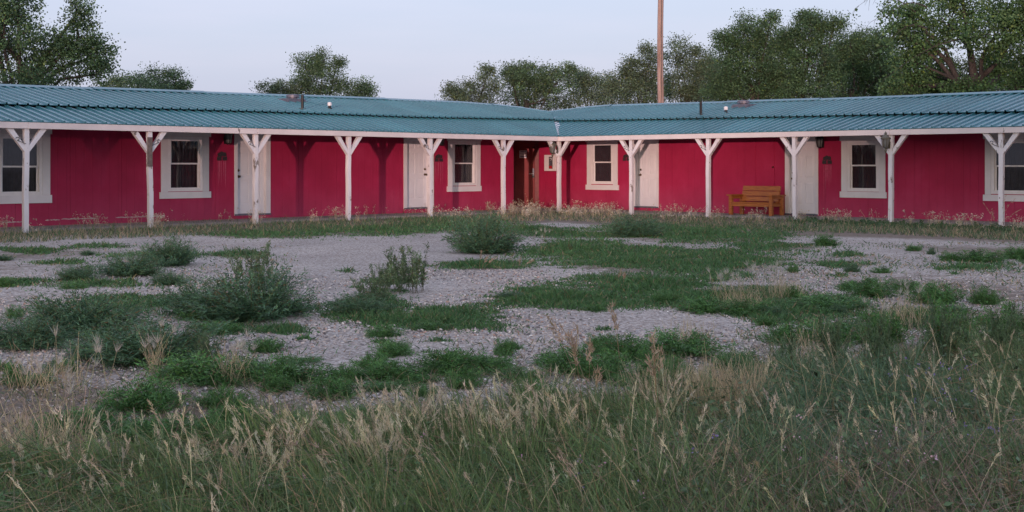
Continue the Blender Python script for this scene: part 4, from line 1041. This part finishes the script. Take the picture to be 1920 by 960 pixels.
for x0_, x1_, y0_, y1_, n in ((1380, 2300, 455, 640, 15000), (-300, 560, 458, 700, 7500), (560, 1380, 640, 720, 1500)):
    px = rng.uniform(x0_, x1_, n); py = y0_ + (y1_ - y0_) * rng.random(n) ** 1.2; B = pts_px(px, py)
    q = np.sin(B[:, 0] * 2.3 + 1.7 * np.sin(B[:, 1] * 1.1)) * np.sin(B[:, 1] * 1.9 + B[:, 0]) + 0.5 * rng.normal(size=n) > 0.15
    B = B[q]; n = len(B); c = vary((0.086, 0.16, 0.072), n, 0.25); k = rng.random(n) < 0.4; c[k] = vary((0.34, 0.27, 0.18), int(k.sum()), 0.2)
    mat.blades(B, rng.uniform(0.02, 0.07, n), np.clip(0.0010 * B[:, 1], 0.005, 0.016), dirs(n, 8, 70), 0.3 * rng.normal(size=(n, 3)) * np.array([1, 1, 0.3]), c, 2)
link('low_grass', mat.mesh('low_grass'), M['grass'], kind='stuff', label='patches of low green grass creeping over the gravel', category='grass')

# rough strip in front of the walls
strip = Veg()
def band(n, xs, y0s, y1s, g=rng):
    px = g.uniform(xs[0], xs[-1], n); a = np.interp(px, xs, y0s); b = np.interp(px, xs, y1s)
    return px, a + (b - a) * g.random(n)
XS = [-260, 200, 480, 655, 808, 945, 1047, 1183, 1327, 1489, 1670, 2180]
TOP = [444, 425, 412, 406, 400, 395, 394, 398, 403, 411, 420, 442]
BOT = [470, 448, 438, 432, 424, 416, 414, 420, 428, 434, 440, 466]
px, py = band(29000, XS, TOP, BOT); B = pts_px(px, py); n = len(B)
c = vary((0.092, 0.155, 0.074), n, 0.3)
dryness = np.interp(px, [0, 350, 480, 900, 1000, 1130, 1330, 1500, 1700, 1920], [0.6, 0.5, 0.3, 0.25, 0.7, 0.6, 0.4, 0.35, 0.45, 0.5])
dr = rng.random(n) < 0.7 * dryness; c[dr] = vary((0.36, 0.29, 0.19), int(dr.sum()), 0.22)
strip.blades(B, rng.uniform(0.03, 0.13, n), 0.014, dirs(n, 35, 88), 0.25 * rng.normal(size=(n, 3)), c, 2)
# dry clumps with pale seed tops along the wall foot
clx = [(20, 436), (75, 440), (165, 428), (262, 424), (292, 428), (350, 418), (420, 415), (490, 420), (585, 418), (640, 412), (672, 415), (700, 408), (790, 402), (830, 402), (880, 398), (930, 398), (960, 400), (990, 402), (1010, 400), (1040, 400), (1075, 400), (1110, 402), (1140, 402), (1250, 404), (1280, 406), (1300, 406), (1345, 408), (1400, 417), (1510, 416), (1560, 418), (1640, 420), (1665, 420), (1720, 424), (1760, 426), (1820, 430), (1870, 430), (1905, 434)]
for cx, cy in clx:
    n = int(rng.choice([6, 12, 20, 34, 60])); px, py = ell(n, cx + rng.uniform(-14, 14), cy, rng.uniform(10, 34), 4); B = pts_px(px, py)
    d = dirs(n, 62, 88); L = rng.uniform(0.10, 0.34, n); bend = 0.2 * rng.normal(size=(n, 3)) * np.array([1, 1, 0.2])
    strip.blades(B, L, 0.009, d, bend, vary((0.44, 0.36, 0.24), n, 0.2), 3, taper=0.5)
    T = B + L[:, None] * (d + bend); hd = np.repeat(T, 5, 0) + 0.022 * rng.normal(size=(n * 5, 3))
    strip.leaves(hd, rng.uniform(0.025, 0.055, n * 5), vary((0.56, 0.49, 0.38), n * 5, 0.2), asp=0.35)
# pale ripe grass heaped in the corner and round the bench, dark broad leaves along the right slab
for cx, cy in [(x, 399 + 5 * abs(x - 1047) / 110) for x in range(940, 1170, 11)] + [(x, 410) for x in range(1250, 1370, 15)] + [(x, 404) for x in range(780, 900, 20)]:
    n = int(rng.integers(4, 24)); px, py = ell(n, cx + rng.uniform(-8, 8), cy + rng.uniform(-2, 5), 14, 4); B = pts_px(px, py)
    d = dirs(n, 60, 88); L = rng.uniform(0.08, 0.24, n); bend = 0.25 * rng.normal(size=(n, 3)) * np.array([1, 1, 0.2])
    strip.blades(B, L, 0.010, d, bend, vary((0.46, 0.40, 0.27), n, 0.2), 2, taper=0.5)
    T = B + L[:, None] * (d + bend); hd = np.repeat(T, 4, 0) + 0.03 * rng.normal(size=(n * 4, 3))
    strip.leaves(hd, rng.uniform(0.03, 0.06, n * 4), vary((0.60, 0.55, 0.44), n * 4, 0.15), asp=0.35)
px = rng.uniform(1480, 1925, 2600); py = np.interp(px, [1480, 1920], [416, 434]) + rng.normal(0, 2.5, 2600); B = pts_px(px, py); B[:, 2] = rng.uniform(0.02, 0.13, 2600) * (0.5 + 0.5 * np.sin(px * 0.09) ** 2)
strip.leaves(B, rng.uniform(0.03, 0.08, 2600), vary((0.065, 0.125, 0.055), 2600, 0.25), asp=0.5)
link('wall_foot_grass', strip.mesh('wall_foot_grass'), M['grass'], kind='stuff', label='rough green and straw grass along the foot of the walls', category='grass')

# tall foreground grass
fg_edge = lambda px: np.interp(px, [-150, 0, 250, 480, 700, 1000, 1300, 1500, 1700, 1920, 2070], [905, 905, 895, 865, 835, 800, 765, 720, 685, 655, 640])
tall = Veg()
def fg_points(n, g=rng, ylo=None, yhi=1500, x0=-480, x1=2500, bias=1.4):
    px = g.uniform(x0, x1, n); e = fg_edge(px) if ylo is None else ylo
    py = e + (yhi - e) * g.random(n) ** bias
    return px, py
px, py = fg_points(46000, bias=1.9); B = pts_px(px, py); n = len(B)
patch = 0.5 + 0.5 * np.sin(B[:, 0] * 1.7 + 1.3 * np.sin(B[:, 1] * 1.9)) * np.cos(B[:, 1] * 1.3 + 0.7 * B[:, 0])
blue = np.clip(np.exp(-(((px - 1600) / 260) ** 2 + ((py - 800) / 130) ** 2)) * 1.2 + 0.35 * (rng.random(n) < 0.25), 0, 1)[:, None]
c = vary((0.150, 0.225, 0.088), n, 0.25) * (1 - blue) + vary((0.125, 0.215, 0.125), n, 0.2) * blue
dr = rng.random(n) < np.interp(px, [0, 300, 600, 1000, 1400, 1920], [0.20, 0.18, 0.15, 0.13, 0.12, 0.16]); c[dr] = vary((0.34, 0.27, 0.15), int(dr.sum()), 0.25)
L = rng.uniform(0.09, 0.28, n) * (0.55 + 0.7 * patch) * np.interp(px, [0, 500, 900, 1400, 1920], [0.75, 0.95, 1.1, 1.25, 1.25])
d = dirs(n, 45, 88); wind = np.array([-0.10, -0.05, -0.10])
tall.blades(B, L, rng.uniform(0.003, 0.007, n), d, wind + 0.30 * rng.normal(size=(n, 3)) * np.array([1, 1, 0.35]), c, 3)
tn, tb = 1480, 34
px, py = fg_points(tn, bias=1.7); T = pts_px(px, py)
big = np.interp(px, [0, 300, 600, 1000, 1400, 1920], [0.72, 0.8, 1.0, 1.0, 1.0, 0.95]) * rng.uniform(0.45, 1.15, tn)
B = np.repeat(T, tb, 0) + rng.normal(size=(tn * tb, 3)) * np.array([0.035, 0.035, 0]); n = len(B)
bl = np.repeat(np.clip(np.exp(-(((px - 1620) / 300) ** 2 + ((py - 830) / 160) ** 2)) * 1.1 + 0.25 * rng.random(tn), 0, 1), tb)[:, None]
c = (vary((0.165, 0.245, 0.092), n, 0.16) * (1 - bl) + vary((0.135, 0.235, 0.135), n, 0.14) * bl) * np.repeat(rng.uniform(0.75, 1.25, (tn, 1)), tb, 0)
k = rng.random(n) < 0.12; c[k] = vary((0.40, 0.33, 0.20), int(k.sum()), 0.2)
ld = np.repeat(np.stack([-0.16 + 0.12 * rng.normal(size=tn), -0.06 + 0.12 * rng.normal(size=tn), -0.10 * np.ones(tn)], 1), tb, 0)
tall.blades(B, np.repeat(big, tb) * rng.uniform(0.16, 0.36, n), rng.uniform(0.004, 0.0075, n), dirs(n, 62, 88), ld + 0.12 * rng.normal(size=(n, 3)) * np.array([1, 1, 0.4]), c, 3)
link('tall_grass', tall.mesh('tall_grass'), M['grass'], kind='stuff', label='deep green and bluish tall grass filling the foreground', category='grass')

# lodged grass and dry tangle low in the foreground
tang = Veg()
px, py = fg_points(16000, bias=1.3); B = pts_px(px, py); n = len(B); B[:, 2] += rng.uniform(0.02, 0.16, n)
c = vary((0.105, 0.165, 0.075), n, 0.3); k = rng.random(n) < np.interp(px, [0, 1000, 1500, 1920], [0.3, 0.25, 0.3, 0.45]); c[k] = vary((0.29, 0.23, 0.145), int(k.sum()), 0.25)
tang.blades(B, rng.uniform(0.12, 0.42, n), 0.004, dirs(n, -3, 22), 0.2 * rng.normal(size=(n, 3)), c, 3)
px = rng.uniform(1250, 1990, 2400); py = 900 + 230 * rng.random(2400); B = pts_px(px, py); n = len(B); B[:, 2] += rng.uniform(0.01, 0.17, n)
tang.blades(B, rng.uniform(0.08, 0.30, n), 0.0035, dirs(n, -6, 55), 0.35 * rng.normal(size=(n, 3)), vary((0.25, 0.19, 0.15), n, 0.3), 3)
# straw litter on the half bare soil between gravel and grass
px = rng.uniform(-450, 2450, 16000); py = np.interp(px, [0, 480, 1000, 1500, 1920], [690, 715, 700, 640, 570]) + 190 * rng.random(16000) ** 1.1; B = pts_px(px, py); n = len(B)
B[:, 2] += 0.008
c = vary((0.32, 0.26, 0.18), n, 0.3); k = rng.random(n) < 0.35; c[k] = vary((0.075, 0.125, 0.05), int(k.sum()), 0.25)
tang.blades(B, rng.uniform(0.03, 0.13, n), 0.005, dirs(n, 2, 60), 0.25 * rng.normal(size=(n, 3)) * np.array([1, 1, .2]), c, 2)
link('dry_tangle', tang.mesh('dry_tangle'), M['grass'], kind='stuff', label='lodged stems and straw litter between the tall grass', category='grass')

# stalks with tan seed heads
stalk = Veg()
def seed_stalks(px, py, hmin, hmax, g=rng, col=(0.62, 0.55, 0.40), head=0.22, lean=(-0.16, -0.05), per=24, size=0.016, hw=0.0036, wid=0.0042):
    B = pts_px(px, py); n = len(B)
    L = g.uniform(hmin, hmax, n); d = dirs(n, 70, 89, g)
    sgn = np.where(g.random(n) < 0.72, 1.0, -0.7)
    bend = np.stack([lean[0] * sgn + 0.10 * g.normal(size=n), lean[1] + 0.10 * g.normal(size=n), -0.05 - 0.06 * g.random(n)], 1)
    cc = vary(col, n, 0.16, g)
    stalk.blades(B, L, wid, d, bend, cc * np.array([0.92, 0.95, 0.82]), 6, g, taper=0.45)
    t = 1 - head * g.random((n, per)); P = B[:, None] + L[:, None, None] * (d[:, None] * t[..., None] + bend[:, None] * (t ** 2)[..., None])
    tan = unit(d + 2 * bend)[:, None] + 0.22 * g.normal(size=(n, per, 3)) + np.array([0, 0, -0.05])
    wdt = hw * (0.4 + np.sin(np.pi * np.clip((1 - t) / head, 0, 1)))[..., None]
    P = P + wdt * g.normal(size=P.shape)
    stalk.blades(P.reshape(-1, 3), size * g.uniform(0.6, 1.4, n * per), size * 0.20, unit(tan.reshape(-1, 3)), 0.2 * g.normal(size=(n * per, 3)), np.repeat(cc, per, 0) * (1 + 0.15 * g.normal(size=(n * per, 1))), 1, g, taper=0.7)
cl = rng.normal(820, 190, 34); n = 400; ci = rng.integers(0, 34, n); px = cl[ci] + rng.normal(0, 16, n); cy_ = 5 + 85 * rng.random(34)
seed_stalks(px, fg_edge(px) + cy_[ci] + 10 * rng.random(n), 0.18, 0.36)
n = 110; px = rng.uniform(40, 560, n); seed_stalks(px, 850 + 150 * rng.random(n), 0.16, 0.34)
n = 130; px = rng.uniform(1150, 2000, n); seed_stalks(px, fg_edge(px) + 30 + 200 * rng.random(n), 0.22, 0.42)
n = 110; px = rng.uniform(-100, 2050, n); seed_stalks(px, 900 + 330 * rng.random(n), 0.20, 0.40, head=0.16, size=0.013, hw=0.003, wid=0.0034)
n = 46; px = rng.uniform(300, 1900, n); seed_stalks(px, 870 + 200 * rng.random(n), 0.26, 0.44, col=(0.40, 0.32, 0.22), head=0.3, lean=(-0.34, -0.08), per=40, size=0.015, hw=0.006)
# pale fine dry patch right of centre, and tufts of it elsewhere
for cx, cy, rx, ry, n in ((1330, 780, 125, 20, 2600), (1520, 690, 60, 12, 300), (1290, 655, 40, 8, 160), (430, 720, 20, 6, 90), (1390, 580, 40, 8, 160), (1470, 555, 40, 8, 140), (60, 850, 110, 24, 260), (80, 730, 100, 14, 120), (1700, 610, 50, 10, 160), (290, 700, 16, 6, 60)):
    px, py = ell(n, cx, cy, rx, ry); B = pts_px(px, py); k = len(B)
    stalk.blades(B, rng.uniform(0.10, 0.26, k), 0.0032, dirs(k, 55, 88), 0.18 * rng.normal(size=(k, 3)), vary((0.50, 0.41, 0.27), k, 0.18), 3, taper=0.5)
# silky foxtail heads
for cx, cy, n in ((1370, 578, 12), (1345, 572, 8), (1430, 550, 10), (1450, 548, 8), (285, 712, 6), (468, 725, 7), (90, 770, 8), (195, 748, 4), (1700, 600, 8), (1640, 640, 6), (1010, 470, 7), (150, 800, 5)):
    px, py = ell(n, cx, cy, 20, 5); B = pts_px(px, py); L = rng.uniform(0.22, 0.36, n); d = dirs(n, 65, 85)
    bd = 0.12 * rng.normal(size=(n, 3)); stalk.blades(B, L, 0.004, d, bd, vary((0.30, 0.28, 0.15), n, 0.1), 3, taper=0.4)
    T = np.repeat(B + L[:, None] * (d + bd) * 0.92, 26, 0); dd = unit(np.repeat(d, 26, 0) + 0.33 * rng.normal(size=(n * 26, 3)))
    stalk.blades(T, rng.uniform(0.04, 0.08, n * 26), 0.0022, dd, 0.1 * rng.normal(size=(n * 26, 3)), vary((0.52, 0.50, 0.44), n * 26, 0.08), 1)
link('seed_stalks', stalk.mesh('seed_stalks'), M['grass'], kind='stuff', label='straw coloured seed stalks standing over the foreground grass', category='grass')

# big tan plumes that stand out singly
def plume(px, py, tips, label):
    X, Y = G(px, py); s = float(Y) / F
    r = empty('plume_grass', (float(X), float(Y), 0), label=label, category='grass', group='big tan seed plumes')
    g = np.random.default_rng(int(px)); v1, v2 = Veg(), Veg()
    for tx, ty, hl in tips:
        e = np.array([(tx - px) * s, -0.05, (py - ty) * s]); b = np.array([0.03 * g.normal(), 0.03 * g.normal(), 0.0])
        L = np.linalg.norm(e); d0 = unit(np.array([e[0] * 0.5, 0, e[2]])); bd = (e - b) / L - d0
        v1.blades(b[None], L, 0.006, d0[None], bd[None], np.array([[0.30, 0.22, 0.13]]), 7, g, taper=0.4)
        m = 44; t = 1 - hl * g.random(m); P = b + L * (d0 * t[:, None] + bd * (t ** 2)[:, None])
        wv = 0.007 * (0.35 + np.sin(np.pi * (1 - t) / hl))[:, None]
        v2.blades(P + wv * g.normal(size=(m, 3)), 0.032, 0.006, unit(d0 + 2 * bd + 0.35 * g.normal(size=(m, 3)) + np.array([0, 0, -0.1])), 0.15 * g.normal(size=(m, 3)), vary((0.47, 0.36, 0.26), m, 0.15, g), 1, g, taper=0.8)
    link('stems', v1.mesh('stems'), M['grass'], r); link('plumes', v2.mesh('plumes'), M['grass'], r)
plume(1105, 830, [(1028, 592, 0.22), (1052, 608, 0.25), (1070, 625, 0.3), (1082, 610, 0.26), (1105, 640, 0.22), (1120, 690, 0.25)], 'cluster of tall tan seed plumes leaning left in front of the gravel')
plume(1240, 850, [(1222, 625, 0.24), (1236, 655, 0.2), (1214, 668, 0.2)], 'lone upright tan seed plume right of the leaning cluster')
plume(1160, 705, [(1143, 566, 0.3), (1152, 590, 0.25)], 'slim tan plume standing against the middle gravel')
plume(1872, 434, [(1842, 380, 0.5), (1902, 372, 0.5), (1884, 366, 0.4), (1858, 392, 0.5), (1912, 392, 0.5)], 'wispy dry weed spreading before the rightmost post')
plume(990, 394, [(984, 362, 0.7), (976, 374, 0.7), (1000, 370, 0.7), (1012, 376, 0.6), (966, 380, 0.6)], 'wispy yellowish weed before the dark red corner door')
plume(905, 505, [(903, 470, 0.5), (915, 480, 0.5), (930, 482, 0.5)], 'rusty dead sprig at the front of the round far bush')
plume(985, 500, [(975, 485, 0.6), (1000, 487, 0.6)], 'rusty dead sprig right of the flat grass patch')
plume(1165, 535, [(1163, 505, 0.5), (1170, 512, 0.5)], 'rusty dead sprig on the grass beyond the slim plume')

# small flowers in the grass
fl = Veg()
for cx, cy, rx, ry, n, colr in ((1770, 790, 100, 40, 30, (0.24, 0.19, 0.40)), (1850, 900, 90, 60, 12, (0.26, 0.2, 0.40)), (1250, 1000, 200, 40, 9, (0.26, 0.2, 0.40)), (1100, 985, 500, 60, 12, (0.55, 0.32, 0.42)), (1650, 960, 250, 60, 20, (0.6, 0.42, 0.48)), (600, 980, 200, 50, 7, (0.55, 0.32, 0.42))):
    px, py = ell(n, cx, cy, rx, ry); B = pts_px(px, py); B[:, 2] = rng.uniform(0.12, 0.30, n)
    T = np.repeat(B, 5, 0) + 0.008 * rng.normal(size=(n * 5, 3))
    fl.leaves(T, 0.011, vary(colr, n * 5, 0.15), asp=0.7)
    Bs = B.copy(); Bs[:, 2] = 0
    fl.blades(Bs, B[:, 2], 0.003, np.tile([0, 0, 1.0], (n, 1)), np.zeros((n, 3)), vary((0.06, 0.09, 0.04), n), 2)
# leafy low herbs at the right front
px, py = fg_points(9000, bias=1.2, x0=1250, x1=2050); B = pts_px(px, py); n = len(B); B[:, 2] = rng.uniform(0.03, 0.24, n)
fl.leaves(B, rng.uniform(0.018, 0.042, n), vary((0.11, 0.17, 0.088), n, 0.25), asp=0.5)
px, py = fg_points(5000, bias=1.2, x0=-50, x1=1250); B = pts_px(px, py); n = len(B); B[:, 2] = rng.uniform(0.02, 0.18, n)
fl.leaves(B, rng.uniform(0.018, 0.038, n), vary((0.09, 0.18, 0.065), n, 0.25), asp=0.45)
link('wildflowers', fl.mesh('wildflowers'), M['grass'], kind='stuff', label='small violet and pink flowers and herb leaves in the foreground grass', category='wildflowers')

# ------------------------------------------------------------------ gravel: loose stones
g = np.random.default_rng(21)
n = 60000
py = g.uniform(455, 830, n) ; 
Yr = 6.0 + (16.0 - 6.0) * g.random(n) ** 1.5; Xr = (g.random(n) - 0.5) * 0.90 * Yr
s_ = soil_mask(Xr, Yr); keep = g.random(n) < np.clip(1.05 - 1.25 * s_, 0.10, 1)
Xr, Yr = Xr[keep], Yr[keep]; n = len(Xr)
an5 = np.arange(5) * 2 * np.pi / 5
dome = np.concatenate([np.stack([np.cos(an5), np.sin(an5), -0.4 + 0 * an5], 1), np.stack([0.78 * np.cos(an5 + .6), 0.78 * np.sin(an5 + .6), 0.62 + 0 * an5], 1), [[0, 0, 0.95]]])
tri = np.array([[k, (k + 1) % 5, 5 + k] for k in range(5)] + [[(k + 1) % 5, 5 + (k + 1) % 5, 5 + k] for k in range(5)] + [[5 + k, 5 + (k + 1) % 5, 10] for k in range(5)])
rad = (0.0062 + 0.0075 * g.random(n) ** 3) * np.clip(Yr / 9, 0.9, 1.15)
sc = np.stack([g.uniform(0.8, 1.35, n), g.uniform(0.7, 1.1, n), g.uniform(0.5, 0.9, n)], 1) * rad[:, None]
az = g.uniform(0, 2 * np.pi, n); V = dome[None] * sc[:, None] * g.uniform(0.8, 1.2, (n, 11, 1))
tl = g.normal(size=(n, 1)) * 0.25
ca, sa = np.cos(az)[:, None], np.sin(az)[:, None]
V = np.stack([V[..., 0] * ca - V[..., 1] * sa, V[..., 0] * sa + V[..., 1] * ca, V[..., 2] + tl * V[..., 0]], -1) + np.stack([Xr, Yr, rad * 0.30], 1)[:, None]
pal = np.array([(0.15, 0.14, 0.15), (0.33, 0.305, 0.31), (0.45, 0.405, 0.39), (0.52, 0.485, 0.48), (0.66, 0.64, 0.65), (0.38, 0.26, 0.22), (0.30, 0.31, 0.35)])
pc = pal[g.choice(7, n, p=[.20, .22, .21, .13, .05, .10, .09])] * np.array([1.16, 1.12, 1.03]) * (1 + 0.12 * g.normal(size=(n, 1)))
T = (tri[None] + 11 * np.arange(n)[:, None, None])
link('gravel', np_mesh('gravel', V, T.reshape(-1, 3), np.repeat(np.clip(pc, 0.02, 0.85)[:, None], 11, 1), smooth=True), M['pebble'], kind='stuff', label='loose grey and pinkish pebbles of the gravel yard', category='gravel')
# the one big pale stone at left front
X, Y = G(120, 684)
bm = bmesh.new(); bmesh.ops.create_icosphere(bm, subdivisions=3, radius=1)
for v in bm.verts: v.co = Vector((v.co.x * 0.036, v.co.y * 0.028, v.co.z * 0.017)) * (1 + 0.10 * math.sin(v.co.x * 3 + v.co.y * 5)); v.co.z += 0.012
me = bpy.data.meshes.new('pale_stone'); bm.to_mesh(me); bm.free(); me.shade_smooth()
o = link('pale_stone', me, M['white_plastic'], label='smooth whitish stone lying on the soil at left front', category='stone'); o.location = (float(X), float(Y), 0)
